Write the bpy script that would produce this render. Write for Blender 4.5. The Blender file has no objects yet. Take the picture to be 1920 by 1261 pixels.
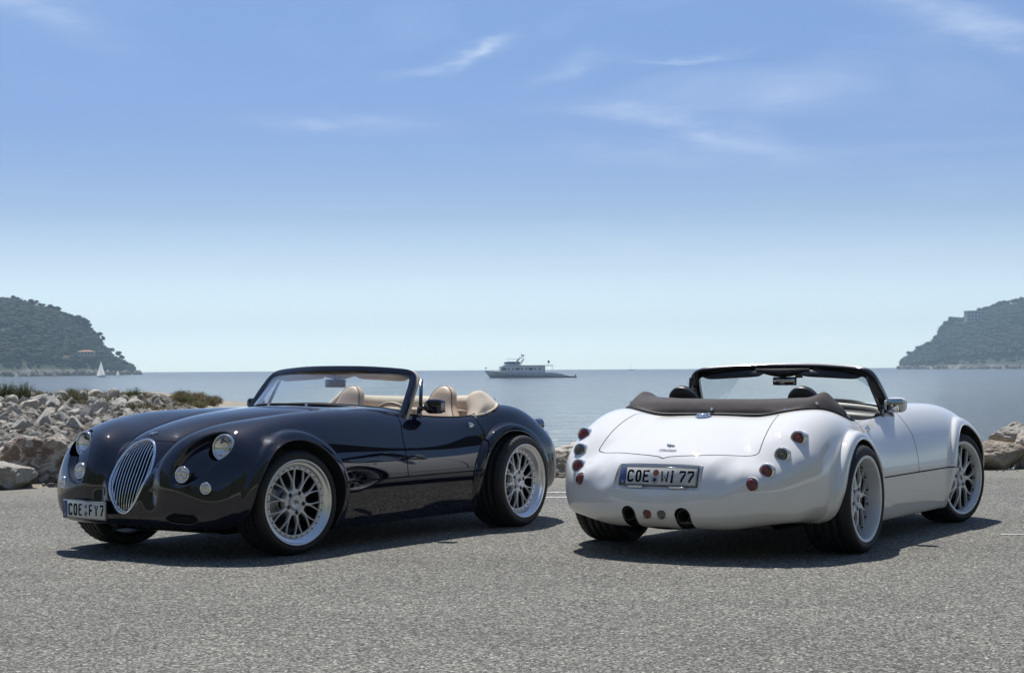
import bpy, bmesh, math, random
import numpy as np
from mathutils import Vector, Matrix, noise as mnoise
random.seed(7); RNG = np.random.default_rng(7)
SC = bpy.context.scene; COL = SC.collection
PI = math.pi

# ---------------------------------------------------------------- camera
PITCH = math.radians(1.0569); ROLL = 0.005825; EYE = 1.1491
cam_data = bpy.data.cameras.new("camera"); cam = bpy.data.objects.new("camera", cam_data); COL.objects.link(cam)
cam_data.sensor_width = 36.0; cam_data.lens = 3281.78 / 1920 * 36.0
cam_data.clip_start = 0.1; cam_data.clip_end = 60000
cam.matrix_world = Matrix.Translation((0, 0, EYE)) @ Matrix.Rotation(PI / 2 + PITCH, 4, 'X') @ Matrix.Rotation(-ROLL, 4, 'Z')
SC.camera = cam

# ---------------------------------------------------------------- sun, sky, exposure
SUN_EL = math.radians(63); SUN_AZ = math.radians(-12)       # azimuth from +Y, positive to the right
sd = Vector((math.sin(SUN_AZ) * math.cos(SUN_EL), math.cos(SUN_AZ) * math.cos(SUN_EL), math.sin(SUN_EL)))
sun_data = bpy.data.lights.new("sun", 'SUN'); sun_data.energy = 4.2; sun_data.angle = math.radians(0.5); sun_data.color = (1.0, 0.965, 0.91)
sun = bpy.data.objects.new("sun", sun_data); COL.objects.link(sun)
sun.rotation_euler = sd.to_track_quat('Z', 'Y').to_euler(); sun.location = (0, 0, 50)
vs = SC.view_settings; vs.view_transform = 'Standard'; vs.look = 'None'; vs.gamma = 1; vs.use_curve_mapping = False
vs.exposure = 0.28
SC.cycles.max_bounces = 8; SC.cycles.diffuse_bounces = 3; SC.cycles.glossy_bounces = 4; SC.cycles.transmission_bounces = 6
SC.cycles.volume_bounces = 0; SC.cycles.transparent_max_bounces = 12; SC.cycles.caustics_reflective = False; SC.cycles.caustics_refractive = False
try: SC.cycles.sample_clamp_indirect = 6
except Exception: pass

class NT:
    """small helper to write node trees"""
    def __init__(s, tree): s.t = tree; s.n = tree.nodes; s.l = tree.links
    def a(s, typ, **kw):
        nd = s.n.new(typ)
        for k, v in kw.items():
            if k == 'inp':
                for kk, vv in v.items():
                    if hasattr(vv, 'is_output'): s.l.new(vv, nd.inputs[kk])
                    else: nd.inputs[kk].default_value = vv
            else: setattr(nd, k, v)
        return nd
    def math(s, op, *v, clamp=False):
        nd = s.n.new('ShaderNodeMath'); nd.operation = op; nd.use_clamp = clamp
        for i, x in enumerate(v):
            if hasattr(x, 'is_output'): s.l.new(x, nd.inputs[i])
            else: nd.inputs[i].default_value = x
        return nd.outputs[0]
    def ramp(s, fac, stops, interp='LINEAR'):
        nd = s.n.new('ShaderNodeValToRGB'); nd.color_ramp.interpolation = interp; e = nd.color_ramp.elements
        while len(e) > 1: e.remove(e[-1])
        for i, (p, c) in enumerate(stops):
            if i == 0: el = e[0]; el.position = p
            else: el = e.new(p)
            el.color = (c[0], c[1], c[2], 1) if hasattr(c, '__len__') else (c, c, c, 1)
        s.l.new(fac, nd.inputs[0]); return nd.outputs[0]
    def mix(s, fac, a, b, blend='MIX'):
        nd = s.n.new('ShaderNodeMix'); nd.data_type = 'RGBA'; nd.blend_type = blend
        for i, x in ((0, fac), (6, a), (7, b)):
            if hasattr(x, 'is_output'): s.l.new(x, nd.inputs[i])
            else: nd.inputs[i].default_value = x if i == 0 else (x[0], x[1], x[2], 1)
        return nd.outputs[2]
    def noise(s, vec, scale, detail=4, rough=.55, dist=0, typ=None):
        nd = s.n.new('ShaderNodeTexNoise'); s.l.new(vec, nd.inputs['Vector'])
        nd.inputs['Scale'].default_value = scale; nd.inputs['Detail'].default_value = detail
        nd.inputs['Roughness'].default_value = rough; nd.inputs['Distortion'].default_value = dist
        return nd.outputs[0]
    def vec(s, vec, scale=(1, 1, 1), loc=(0, 0, 0), rot=(0, 0, 0)):
        nd = s.n.new('ShaderNodeMapping'); s.l.new(vec, nd.inputs[0]); nd.inputs['Scale'].default_value = scale
        nd.inputs['Location'].default_value = loc; nd.inputs['Rotation'].default_value = rot; return nd.outputs[0]

world = bpy.data.worlds.new("World"); SC.world = world; world.use_nodes = True
w = NT(world.node_tree); w.n.clear()
sky = w.a('ShaderNodeTexSky', sky_type='NISHITA', sun_disc=False, sun_elevation=SUN_EL, sun_rotation=SUN_AZ,
          air_density=1.0, dust_density=0.6, ozone_density=2.0)
tc = w.a('ShaderNodeTexCoord'); dirv = tc.outputs['Generated']
sep = w.a('ShaderNodeSeparateXYZ', inp={0: dirv}); up = sep.outputs[2]
SKY_TINT = [(0.0, (2.0, 2.5, 3.0)), (.012, (1.75, 2.14, 2.75)), (.030, (1.36, 1.55, 1.97)), (.058, (1.02, 1.09, 1.36)), (.0886, (.70, .77, 1.03)), (.112, (.61, .69, .97)), (.134, (.57, .655, .95)), (.171, (.58, .68, .95)), (.205, (.63, .73, .97)), (.30, (.80, .86, .98)), (.5, (.90, .95, 1.03)), (.75, (.90, .96, 1.04)), (1.0, (.92, .97, 1.04))]
SKY_TINT = [(p_, tuple(x / 3 for x in c_)) for p_, c_ in SKY_TINT]
tint = w.ramp(w.math('MAXIMUM', up, 0.0), SKY_TINT)
skyc = w.a('ShaderNodeVectorMath', operation='SCALE', inp={0: w.mix(1.0, sky.outputs[0], tint, 'MULTIPLY'), 'Scale': 3.0}).outputs[0]
# wispy cirrus in the sky, laid out by direction (a flat cloud sheet high above)
pl = w.a('ShaderNodeVectorMath', operation='DIVIDE', inp={0: dirv}); cmb = w.a('ShaderNodeCombineXYZ')
for i in range(3): w.l.new(w.math('ADD', w.math('MAXIMUM', up, 0.0), 0.10), cmb.inputs[i])
w.l.new(cmb.outputs[0], pl.inputs[1])
cv = w.vec(pl.outputs[0], (.55, .9, 0), rot=(0, 0, math.radians(-14)))
cl1 = w.noise(cv, 1.5, 7, .52, 1.2)
cv2 = w.vec(pl.outputs[0], (.33, .33, 0), (3.1, 1.7, 0)); cl2 = w.noise(cv2, 1.1, 2, .5)
wisp = w.math('MULTIPLY', w.ramp(cl1, [(0.50, 0), (0.72, 1)]), w.ramp(cl2, [(0.44, 0), (0.66, 1)]))
# the two clearest wisps, placed by direction
def blob(az, el, sa, se, rot, seed):
    v = w.a('ShaderNodeVectorMath', operation='SUBTRACT', inp={0: dirv, 1: (math.sin(az) * math.cos(el), math.cos(az) * math.cos(el), math.sin(el))}).outputs[0]
    nz = w.a('ShaderNodeTexNoise', inp={'Vector': w.vec(dirv, (1, 1, 3), (seed, 0, 0)), 'Scale': 14, 'Detail': 6, 'Roughness': .6})
    dv = w.a('ShaderNodeVectorMath', operation='SCALE', inp={0: w.a('ShaderNodeVectorMath', operation='SUBTRACT', inp={0: nz.outputs['Color'], 1: (.5, .5, .5)}).outputs[0], 'Scale': .035}).outputs[0]
    v = w.a('ShaderNodeVectorMath', operation='ADD', inp={0: v, 1: dv}).outputs[0]
    v = w.vec(v, rot=(0, rot, 0))
    sp = w.a('ShaderNodeSeparateXYZ', inp={0: v})
    q = w.math('ADD', w.math('POWER', w.math('ABSOLUTE', w.math('DIVIDE', sp.outputs[0], sa)), 2.0), w.math('POWER', w.math('ABSOLUTE', w.math('DIVIDE', sp.outputs[2], se)), 2.0))
    f = w.math('POWER', 2.718, w.math('MULTIPLY', q, -1.0))
    fine = w.noise(w.vec(dirv, (30, 8, 160), (seed, 3, 0), rot=(0, rot, 0)), 1.0, 5, .6)
    return w.math('MULTIPLY', f, w.ramp(fine, [(.3, .25), (.7, 1)]))
def px(u, v):
    return math.atan((u - 960) / 3281.8), PITCH + math.atan((630.5 - v) / 3281.8)
clouds = w.math('MULTIPLY', wisp, .16)
for (u, v, sa, se, rot, k, sdn) in ((850, 116, .030, .0030, .26, .30, 1.0), (905, 97, .012, .0026, .42, .36, 2.3), (1790, 42, .032, .006, -.30, .22, 4.1), (1880, 84, .036, .006, -.12, .30, 5.3), (1690, 10, .02, .008, -.5, .16, 6.6),
        (1290, 106, .030, .0022, .04, .2, 7.7), (1180, 210, .050, .004, -.06, .18, 8.8), (1320, 250, .055, .006, -.24, .24, 9.4), (1240, 300, .060, .006, -.05, .14, 3.3), (650, 232, .05, .006, -.02, .2, 10.5), (1470, 185, .03, .01, .3, .14, 11.5), (1070, 130, .02, .005, .3, .2, 12.5), (40, 20, .05, .01, -.4, .22, 13.1)):
    az, el = px(u, v)
    clouds = w.math('ADD', clouds, w.math('MULTIPLY', blob(az, el, sa, se, rot, sdn), k))
clouds = w.math('MINIMUM', clouds, .8)
skyc = w.mix(clouds, skyc, (9.5, 10.3, 11.2))
bgn = w.a('ShaderNodeBackground', inp={'Color': skyc, 'Strength': 0.085})
wo = w.a('ShaderNodeOutputWorld'); w.l.new(bgn.outputs[0], wo.inputs[0])

# ---------------------------------------------------------------- objects
def tag(o, label=None, cat=None, group=None, kind=None):
    if label: o['label'] = label
    if cat: o['category'] = cat
    if group: o['group'] = group
    if kind: o['kind'] = kind
    return o
def empty(name, loc=(0, 0, 0), rz=0, **kw):
    o = bpy.data.objects.new(name, None); COL.objects.link(o); o.location = loc; o.rotation_euler = (0, 0, rz)
    o.empty_display_size = .1
    return tag(o, **kw)
def obj(name, mesh, mat=None, parent=None, **kw):
    o = bpy.data.objects.new(name, mesh); COL.objects.link(o)
    if mat is not None:
        mats = mat if isinstance(mat, (list, tuple)) else [mat]
        if len(mesh.materials) == 0:
            for m_ in mats: mesh.materials.append(m_)
    if parent is not None: o.parent = parent
    return tag(o, **kw)
def mk(V, F, smooth=True, nrm=None, name='m', mi=None):
    me = bpy.data.meshes.new(name)
    V = np.asarray(V, dtype=np.float64)
    if isinstance(F, np.ndarray):
        n = len(F); k = F.shape[1]
        me.vertices.add(len(V)); me.vertices.foreach_set('co', V.ravel())
        me.loops.add(n * k); me.loops.foreach_set('vertex_index', F.ravel().astype(np.int32))
        me.polygons.add(n); me.polygons.foreach_set('loop_start', (np.arange(n) * k).astype(np.int32))
        try: me.polygons.foreach_set('loop_total', np.full(n, k, dtype=np.int32))
        except Exception: pass
        me.update(calc_edges=True)
    else:
        me.from_pydata([tuple(v) for v in V], [], [tuple(f) for f in F])
    me.validate(clean_customdata=False)
    me.polygons.foreach_set('use_smooth', np.full(len(me.polygons), smooth))
    if mi is not None and len(mi) == len(me.polygons): me.polygons.foreach_set('material_index', np.asarray(mi, dtype=np.int32))
    if nrm is not None: me.normals_split_custom_set_from_vertices([tuple(n_) for n_ in nrm])
    me.update(); return me

class B:
    """collects simple solids into ONE mesh"""
    def __init__(s): s.V = []; s.F = []; s.S = []; s.M = []; s.n = 0
    def add(s, V, F, smooth=True, mi=0):
        s.V += [tuple(v) for v in V]; s.F += [tuple(int(i) + s.n for i in f) for f in F]; s.S += [smooth] * len(F); s.M += [mi] * len(F); s.n += len(V); return s
    def box(s, c, d, rot=None, bevel=0.0, smooth=False, mi=0):
        bm = bmesh.new(); bmesh.ops.create_cube(bm, size=1)
        for v in bm.verts: v.co = Vector((v.co.x * d[0], v.co.y * d[1], v.co.z * d[2]))
        if bevel > 0: bmesh.ops.bevel(bm, geom=list(bm.edges), offset=bevel, segments=3 if bevel > .004 else 1, profile=.5, affect='EDGES')
        M = Matrix.Translation(c) @ (rot if rot is not None else Matrix.Identity(4))
        bm.verts.index_update()
        s.add([M @ v.co for v in bm.verts], [[v.index for v in f.verts] for f in bm.faces], smooth or bevel > 0, mi); bm.free(); return s
    def sweep(s, pts, sec, closed=False, up=(0, 0, 1), caps=True, scl=None, mi=0):
        """sweep a closed 2-D section (side, up) along pts"""
        P = [Vector(p) for p in pts]; n = len(P); k = len(sec); V = []; u0 = Vector(up)
        for i, p in enumerate(P):
            a = P[(i - 1) % n] if (closed or i > 0) else P[i]; b = P[(i + 1) % n] if (closed or i < n - 1) else P[i]
            t = (b - a).normalized(); sd_ = t.cross(u0)
            if sd_.length < 1e-4: sd_ = t.cross(Vector((1, 0, 0)))
            sd_.normalize(); uu = sd_.cross(t).normalized(); q = scl[i] if scl is not None else 1
            for (x, y) in sec: V.append(p + sd_ * (x * q) + uu * (y * q))
        F = []
        for i in range(n if closed else n - 1):
            j = (i + 1) % n
            for m in range(k): F.append((i * k + m, i * k + (m + 1) % k, j * k + (m + 1) % k, j * k + m))
        if caps and not closed:
            F.append(tuple(range(k))[::-1]); F.append(tuple((n - 1) * k + m for m in range(k)))
        return s.add(V, F, True, mi)
    def tube(s, pts, r, seg=8, closed=False, up=(0, 0, 1), scl=None, mi=0, flat=1.0):
        return s.sweep(pts, [(r * math.cos(2 * PI * i / seg), r * flat * math.sin(2 * PI * i / seg)) for i in range(seg)], closed, up, scl=scl, mi=mi)
    def lathe(s, prof, seg=48, M=None, closed_prof=False, mi=0, smooth=True):
        """profile (axial, radius) turned about the local Y axis"""
        V = []; F = []; k = len(prof); M = M or Matrix.Identity(4)
        for i in range(seg):
            a = 2 * PI * i / seg
            for (h, r) in prof: V.append(M @ Vector((r * math.sin(a), h, r * math.cos(a))))
        for i in range(seg):
            j = (i + 1) % seg
            for m in range(k if closed_prof else k - 1):
                m2 = (m + 1) % k; F.append((i * k + m, i * k + m2, j * k + m2, j * k + m))
        return s.add(V, F, smooth, mi)
    def ball(s, c, r, seg=12, rings=8, M=None, mi=0):
        V = []; F = []; M = M or Matrix.Identity(4)
        for i in range(rings + 1):
            t = PI * i / rings
            for j in range(seg):
                a = 2 * PI * j / seg
                V.append(M @ Vector((c[0] + r[0] * math.sin(t) * math.cos(a), c[1] + r[1] * math.sin(t) * math.sin(a), c[2] + r[2] * math.cos(t))))
        for i in range(rings):
            for j in range(seg):
                F.append((i * seg + j, (i + 1) * seg + j, (i + 1) * seg + (j + 1) % seg, i * seg + (j + 1) % seg))
        return s.add(V, F, True, mi)
    def grid(s, rows, closed_u=False, closed_v=False, mi=0, smooth=True):
        n = len(rows); k = len(rows[0]); V = [p for r in rows for p in r]; F = []
        for i in range(n if closed_u else n - 1):
            for j in range(k if closed_v else k - 1):
                a, b, c, d = i * k + j, i * k + (j + 1) % k, ((i + 1) % n) * k + (j + 1) % k, ((i + 1) % n) * k + j
                F.append((a, b, c, d))
        return s.add(V, F, smooth, mi)
    def mesh(s, name='m'):
        me = bpy.data.meshes.new(name); me.from_pydata(s.V, [], s.F)
        me.polygons.foreach_set('use_smooth', s.S)
        if any(s.M): me.polygons.foreach_set('material_index', s.M)
        me.update(); return me
def mirror_y(me):
    c = me.copy(); n = len(c.vertices); a = np.empty(n * 3); c.vertices.foreach_get('co', a); a = a.reshape(-1, 3); a[:, 1] *= -1
    c.vertices.foreach_set('co', a.ravel()); c.flip_normals(); c.update(); return c

# ---------------------------------------------------------------- materials
def principled(name, color=(.5, .5, .5), rough=.5, metal=0, coat=0, coat_rough=.03, spec=.5, alpha=1, trans=0, ior=1.5, emis=None, sheen=0):
    m = bpy.data.materials.new(name); m.use_nodes = True; t = NT(m.node_tree); p = t.n['Principled BSDF']
    p.inputs['Base Color'].default_value = (*color, 1); p.inputs['Roughness'].default_value = rough; p.inputs['Metallic'].default_value = metal
    p.inputs['Coat Weight'].default_value = coat; p.inputs['Coat Roughness'].default_value = coat_rough
    p.inputs['Specular IOR Level'].default_value = spec; p.inputs['IOR'].default_value = ior
    p.inputs['Transmission Weight'].default_value = trans; p.inputs['Alpha'].default_value = alpha
    if sheen: p.inputs['Sheen Weight'].default_value = sheen
    return m, t, p
def vary(m, t, p, scale=20, amt=.15, bump=0, bscale=200, bdist=.001, rvar=0, coords='Object'):
    tcn = t.a('ShaderNodeTexCoord'); v = tcn.outputs[coords]; base = p.inputs['Base Color'].default_value[:3]
    nz = t.noise(v, scale, 5)
    c = t.ramp(nz, [(.25, [x * (1 - amt) for x in base]), (.75, [min(1, x * (1 + amt)) for x in base])]); t.l.new(c, p.inputs['Base Color'])
    if rvar:
        r = p.inputs['Roughness'].default_value
        t.l.new(t.math('ADD', t.math('MULTIPLY', t.noise(v, scale * 2.3, 5), rvar), r - rvar / 2), p.inputs['Roughness'])
    if bump:
        b = t.a('ShaderNodeBump', inp={'Height': t.noise(v, bscale, 3), 'Strength': bump, 'Distance': bdist}); t.l.new(b.outputs[0], p.inputs['Normal'])
    return m
def mat(name, color, rough=.5, metal=0, amt=.12, scale=20, bump=0, bscale=200, bdist=.001, rvar=.06, **kw):
    m, t, p = principled(name, color, rough, metal, **kw); return vary(m, t, p, scale, amt, bump, bscale, bdist, rvar)

def paint(name, color, metal, rough, dust):
    m, t, p = principled(name, color, rough, metal, coat=1, coat_rough=.015, spec=0.0); p.inputs['Coat IOR'].default_value = 1.7 if color[0] < .1 else 2.0
    v = t.a('ShaderNodeTexCoord').outputs['Object']
    fl = t.a('ShaderNodeTexVoronoi', inp={'Vector': v, 'Scale': 900}); 
    c = t.mix(t.math('MULTIPLY', t.math('GREATER_THAN', fl.outputs['Color'], .8), .5), color, [min(1, x * 1.35 + .003) for x in color])
    sepn = t.a('ShaderNodeSeparateXYZ', inp={0: t.a('ShaderNodeNewGeometry').outputs['Normal']})
    d = t.math('MULTIPLY', t.math('MULTIPLY', t.noise(v, 6, 6, .65), t.math('MAXIMUM', sepn.outputs[2], 0.0)), dust)
    c = t.mix(d, c, (.32, .30, .27)); t.l.new(c, p.inputs['Base Color'])
    t.l.new(t.math('ADD', t.math('MULTIPLY', t.noise(v, 40, 4, .6), .015), .008), p.inputs['Coat Roughness'])
    return m
M = {}
M['paint_black'] = paint('midnight_paint', (.0040, .0048, .0150), 0, .5, .004)
M['paint_white'] = paint('white_paint', (.87, .862, .845), 0, .35, .012)
M['gloss_black'] = mat('gloss_black', (.006, .006, .007), .12, coat=1)
M['satin_black'] = mat('satin_black', (.010, .010, .011), .38)
M['seam'] = mat('seam_rubber', (.006, .006, .006), .8)
M['rubber'] = mat('tyre_rubber', (.012, .012, .013), .62, bump=.25, bscale=300, amt=.25, scale=8)
M['liner'] = mat('wheel_well', (.008, .008, .008), .9)
M['chrome'] = mat('chrome', (.86, .87, .88), .05, 1, amt=.03)
M['alloy'] = mat('machined_alloy', (.82, .83, .84), .30, 1, amt=.05, rvar=.1)
M['silver'] = mat('silver_paint', (.78, .79, .80), .36, .35, amt=.04)
M['darkmetal'] = mat('dark_metal', (.05, .05, .055), .4, 1)
M['disc'] = mat('brake_disc', (.32, .32, .33), .35, 1, bump=.2, bscale=90)
M['caliper'] = mat('brake_caliper', (.35, .36, .38), .4, .6)
M['bore_black'] = mat('exhaust_inside', (.004, .004, .004), .9)  # near-black inner wall of the exhaust pipes
M['exhaust'] = mat('exhaust_metal', (.10, .09, .075), .35, 1, amt=.3, scale=30)
M['cream'] = mat('cream_leather', (.60, .47, .35), .5, bump=.3, bscale=260, amt=.07, scale=9)
M['cream_piping'] = mat('brown_piping', (.16, .09, .06), .6)
M['cream_cloth'] = mat('cream_cloth', (.68, .58, .45), .85, bump=.5, bscale=420, amt=.08, scale=12, sheen=.3)
M['black_leather'] = mat('black_leather', (.020, .018, .019), .42, bump=.3, bscale=260)
M['brown_cloth'] = mat('dark_brown_cloth', (.046, .038, .040), .85, bump=.5, bscale=420, amt=.16, scale=14, sheen=.06)
M['black_piping'] = mat('black_piping', (.012, .012, .012), .5)
M['mirror'] = mat('mirror_glass', (.55, .57, .58), .01, 1, amt=0, rvar=0)
def glass(name, tintc, rough=.0):
    m = bpy.data.materials.new(name); m.use_nodes = True; t = NT(m.node_tree); t.n.clear()
    tr = t.a('ShaderNodeBsdfTransparent', inp={'Color': (*tintc, 1)}); gl = t.a('ShaderNodeBsdfGlossy', inp={'Roughness': rough, 'Color': (1, 1, 1, 1)})
    ge = t.a('ShaderNodeNewGeometry'); dt = t.a('ShaderNodeVectorMath', operation='DOT_PRODUCT', inp={0: ge.outputs['Incoming'], 1: ge.outputs['Normal']}).outputs['Value']; v = t.a('ShaderNodeTexCoord').outputs['Object']
    fr = t.math('ADD', .06, t.math('MULTIPLY', t.math('POWER', t.math('SUBTRACT', 1.0, t.math('ABSOLUTE', dt)), 5.0), .94))
    f = t.math('MINIMUM', t.math('ADD', fr, t.math('MULTIPLY', t.noise(v, 5, 5), .02)), .95)
    mx = t.a('ShaderNodeMixShader', inp={0: f, 1: tr.outputs[0], 2: gl.outputs[0]}); o = t.a('ShaderNodeOutputMaterial'); t.l.new(mx.outputs[0], o.inputs[0]); return m
M['glass'] = glass('windscreen_glass', (.86, .90, .88)); M['lens'] = glass('clear_lens', (.95, .95, .95))
def lens(name, c):
    m, t, p = principled(name, c, .06, coat=1); v = t.a('ShaderNodeTexCoord').outputs['Object']
    vo = t.a('ShaderNodeTexVoronoi', inp={'Vector': v, 'Scale': 150}); b = t.a('ShaderNodeBump', inp={'Height': vo.outputs[0], 'Strength': .5, 'Distance': .003}); t.l.new(b.outputs[0], p.inputs['Normal'])
    t.l.new(t.mix(t.noise(v, 120, 2), [x * .55 for x in c], [min(1, x * 1.4) for x in c]), p.inputs['Base Color']); return m
M['red_lens'] = lens('red_lens', (.16, .012, .014)); M['grey_lens'] = lens('smoked_lens', (.10, .095, .075)); M['reflector'] = mat('lamp_reflector', (.96, .96, .96), .07, 1, amt=.03, bump=.25, bscale=60, bdist=.004)
M['plate_white'] = mat('plate_white', (.72, .72, .70), .4, amt=.04); M['plate_blue'] = mat('plate_blue', (.07, .12, .30), .4)
M['plate_ink'] = mat('plate_ink', (.008, .008, .008), .7, spec=.08); M['seal_orange'] = mat('seal_orange', (.42, .13, .06), .5); M['seal_blue'] = mat('seal_blue', (.13, .18, .30), .5); M['seal_grey'] = mat('seal_grey', (.42, .45, .46), .5, amt=.3, scale=400)
M['mesh_metal'] = mat('intake_mesh', (.03, .03, .032), .4, .8)
# ================================================================ car body as an implicit surface
class Spl:
    """natural cubic spline, linear beyond its ends"""
    def __init__(s, pts):
        pts = sorted(pts); s.x = np.array([p[0] for p in pts], float); s.y = np.array([p[1] for p in pts], float)
        n = len(s.x); h = np.diff(s.x); A = np.zeros((n, n)); b = np.zeros(n); A[0, 0] = A[-1, -1] = 1
        for i in range(1, n - 1):
            A[i, i - 1] = h[i - 1]; A[i, i] = 2 * (h[i - 1] + h[i]); A[i, i + 1] = h[i]
            b[i] = 6 * ((s.y[i + 1] - s.y[i]) / h[i] - (s.y[i] - s.y[i - 1]) / h[i - 1])
        s.m = np.linalg.solve(A, b); s.h = h
    def __call__(s, q):
        q = np.asarray(q, float); qc = np.clip(q, s.x[0], s.x[-1]); i = np.clip(np.searchsorted(s.x, qc) - 1, 0, len(s.h) - 1)
        h = s.h[i]; a = (s.x[i + 1] - qc) / h; b = (qc - s.x[i]) / h
        r = a * s.y[i] + b * s.y[i + 1] + ((a ** 3 - a) * s.m[i] + (b ** 3 - b) * s.m[i + 1]) * h * h / 6
        def slope(i0, end):
            h_ = s.h[i0]
            return (s.y[i0 + 1] - s.y[i0]) / h_ + h_ / 6 * ((2 * s.m[i0 + 1] + s.m[i0]) if end else -(2 * s.m[i0] + s.m[i0 + 1]))
        return r + np.where(q > s.x[-1], (q - s.x[-1]) * slope(len(s.h) - 1, True), 0) + np.where(q < s.x[0], (q - s.x[0]) * slope(0, False), 0)
def smax(a, b, k):
    h = np.maximum(k - np.abs(a - b), 0) / k; return np.maximum(a, b) + h * h * h * k / 6
def smin(a, b, k): return -smax(-a, -b, k)
def sstep(a, b, x):
    t = np.clip((x - a) / (b - a), 0, 1); return t * t * (3 - 2 * t)

ZC = Spl([(2.02, .30), (1.9, .50), (1.8, .645), (1.7, .738), (1.6, .788), (1.48, .822), (1.3, .848), (1.05, .872), (.75, .885), (.4, .887), (.15, .876), (0, .858), (-.15, .835), (-.35, .808), (-.6, .785), (-.75, .785), (-.9, .815), (-1.03, .852),
          (-1.17, .878), (-1.32, .884), (-1.46, .866), (-1.58, .828), (-1.7, .77), (-1.8, .705), (-1.9, .615), (-2.0, .495), (-2.1, .33)])
YC = Spl([(2.0, .27), (1.86, .30), (1.80, .335), (1.72, .375), (1.62, .43), (1.5, .49), (1.34, .56), (1.15, .605), (.8, .635), (.3, .645), (-.1, .67), (-.6, .70), (-.9, .70), (-1.2, .665), (-1.5, .625), (-1.8, .58), (-2.0, .55), (-2.2, .5)])
CO = Spl([(2.0, 2.6), (1.8, 2.3), (1.7, 1.5), (1.6, 1.1), (1.45, 1.3), (1.2, 2.0), (.9, 2.2), (.5, 2.0), (-.2, 1.9), (-.9, 2.0), (-1.3, 1.7), (-1.8, 1.7), (-2.2, 1.7)])
CI = Spl([(2.0, 4.2), (1.8, 4.0), (1.7, 3.3), (1.55, 2.1), (1.4, 1.4), (1.0, .8), (.6, .35), (.2, .15), (-1.0, .15), (-1.3, .5), (-1.6, .9), (-2.0, 1.2), (-2.2, 1.2)])
ZM = Spl([(2.05, .10), (1.93, .285), (1.88, .36), (1.845, .44), (1.80, .53), (1.745, .625), (1.68, .70), (1.60, .757), (1.5, .795), (1.4, .82), (1.2, .855), (.9, .885), (.6, .903), (.3, .912), (0, .918), (-.4, .91), (-.9, .88), (-1.2, .862), (-1.37, .848),
          (-1.51, .836), (-1.7, .785), (-1.85, .728), (-1.96, .676), (-2.03, .635), (-2.08, .598), (-2.13, .54), (-2.18, .45), (-2.25, .28)])
CM = Spl([(2.0, .75), (1.7, .9), (1.4, .95), (1.15, .7), (.9, .45), (.6, .25), (.3, .14), (0, .12), (-1.0, .1), (-1.4, .10), (-1.7, .25), (-1.9, .33), (-2.1, .3)])
C4 = Spl([(2.0, .05), (1.7, .05), (1.3, .05), (1.0, .025), (.7, .004), (.4, 0), (-2.2, 0)])
WS = Spl([(2.0, .84), (1.6, .850), (1.2, .858), (.7, .862), (.1, .858), (-.4, .860), (-.75, .870), (-1.1, .888), (-1.5, .888), (-1.8, .868), (-2.2, .84)])
TB = Spl([(2.0, .08), (1.2, .09), (.6, .10), (0, .112), (-.6, .112), (-.9, .09), (-1.3, .06), (-2.2, .06)])
ARCH = ((1.205, .300, .418, .034), (-1.122, .300, .400, .058))     # centre x, z, opening radius, flare stand-off
def topz(x, y):
    d = y - YC(x)
    zf = ZC(x) - np.where(d > 0, CO(x) * d * d, CI(x) * d * d)
    zm = ZM(x) - CM(x) * y * y - np.maximum(C4(x), 0) * (np.minimum(y, .6) / .27) ** 6
    return smax(zf, zm, .035 + .06 * sstep(1.0, .3, x) * sstep(-1.6, -1.0, x) + .03 * sstep(-1.0, -1.6, x))
def sidey(x, z):
    dz = z - .434
    return WS(x) - np.where(dz > 0, TB(x) * (np.abs(dz) / .386) ** 2, .50 * np.abs(dz) ** 1.8)
def F0(x, y, z):
    y = np.abs(y)
    ft = (z - topz(x, y)) * .85
    fs = y - sidey(x, z)
    f = smax(ft, fs, .16)
    z4 = (z - .40)
    fn = (x - (1.872 - .10 * y * y - .52 * y ** 6 - .55 * z4 * z4 - .030 * np.exp(-((y - .215) / .06) ** 2) * sstep(.26, .42, z))) * .9
    f = smax(f, fn, .12)
    fr = (-(x) - (2.205 - .36 * y * y - .42 * y ** 6 - .9 * np.minimum(z - .33, 0) ** 2 * 1.5)) * .9
    f = smax(f, fr, .11)
    zb = .130 + sstep(1.4, 1.65, x) * (.060 + 1.1 * np.maximum(y - .60, 0) ** 1.5) + sstep(-1.30, -1.55, x) * (.045 + .04 * sstep(.35, .7, y) + 1.0 * np.maximum(y - .74, 0) ** 1.5)
    f = smax(f, zb - z, .05 + .19 * sstep(-1.45, -1.75, x) + .08 * sstep(1.5, 1.7, x))
    return f
def FB(x, y, z):
    y = np.abs(y); f = F0(x, y, z)
    # lamp recesses in the front wings
    c, s_ = math.cos(math.radians(-37)), math.sin(math.radians(-37))
    u = (y - .508); v = (z - .608); a = u * c + v * s_; b = -u * s_ + v * c
    a = a + .10 * 0
    q = np.sqrt((a / (.118 - .10 * np.clip(-b, 0, .2))) ** 2 + (b / .186) ** 2)
    f = f + .058 * sstep(1.04, .72, q) * (x > 1.3) * sstep(1.3, 1.5, x)
    # scoops beside the number plate recess
    q2 = np.sqrt(((y - .40) / .11) ** 2 + ((z - .50) / .12) ** 2); f = f + .015 * sstep(1.1, .2, q2) * (x < -1.8)
    # wheel arch flares
    for i, (cx, cz, R, t) in enumerate(ARCH):
        r = np.hypot(x - cx, z - cz)
        tt = t * sstep(.52, .66, y) * sstep(.10, .46, z) * (1 - (.35 if i else .2) * sstep(.1, .42, (x - cx) if i else (cx - x) * 0 + (x - cx)))
        fl = smax(f - tt, r - (R + (.052 if i else .058)), .05)
        f = np.where(r < R + .2, smin(f, fl, .014), f)
    # soft crease under the headlamps along the bumper
    return f
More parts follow.
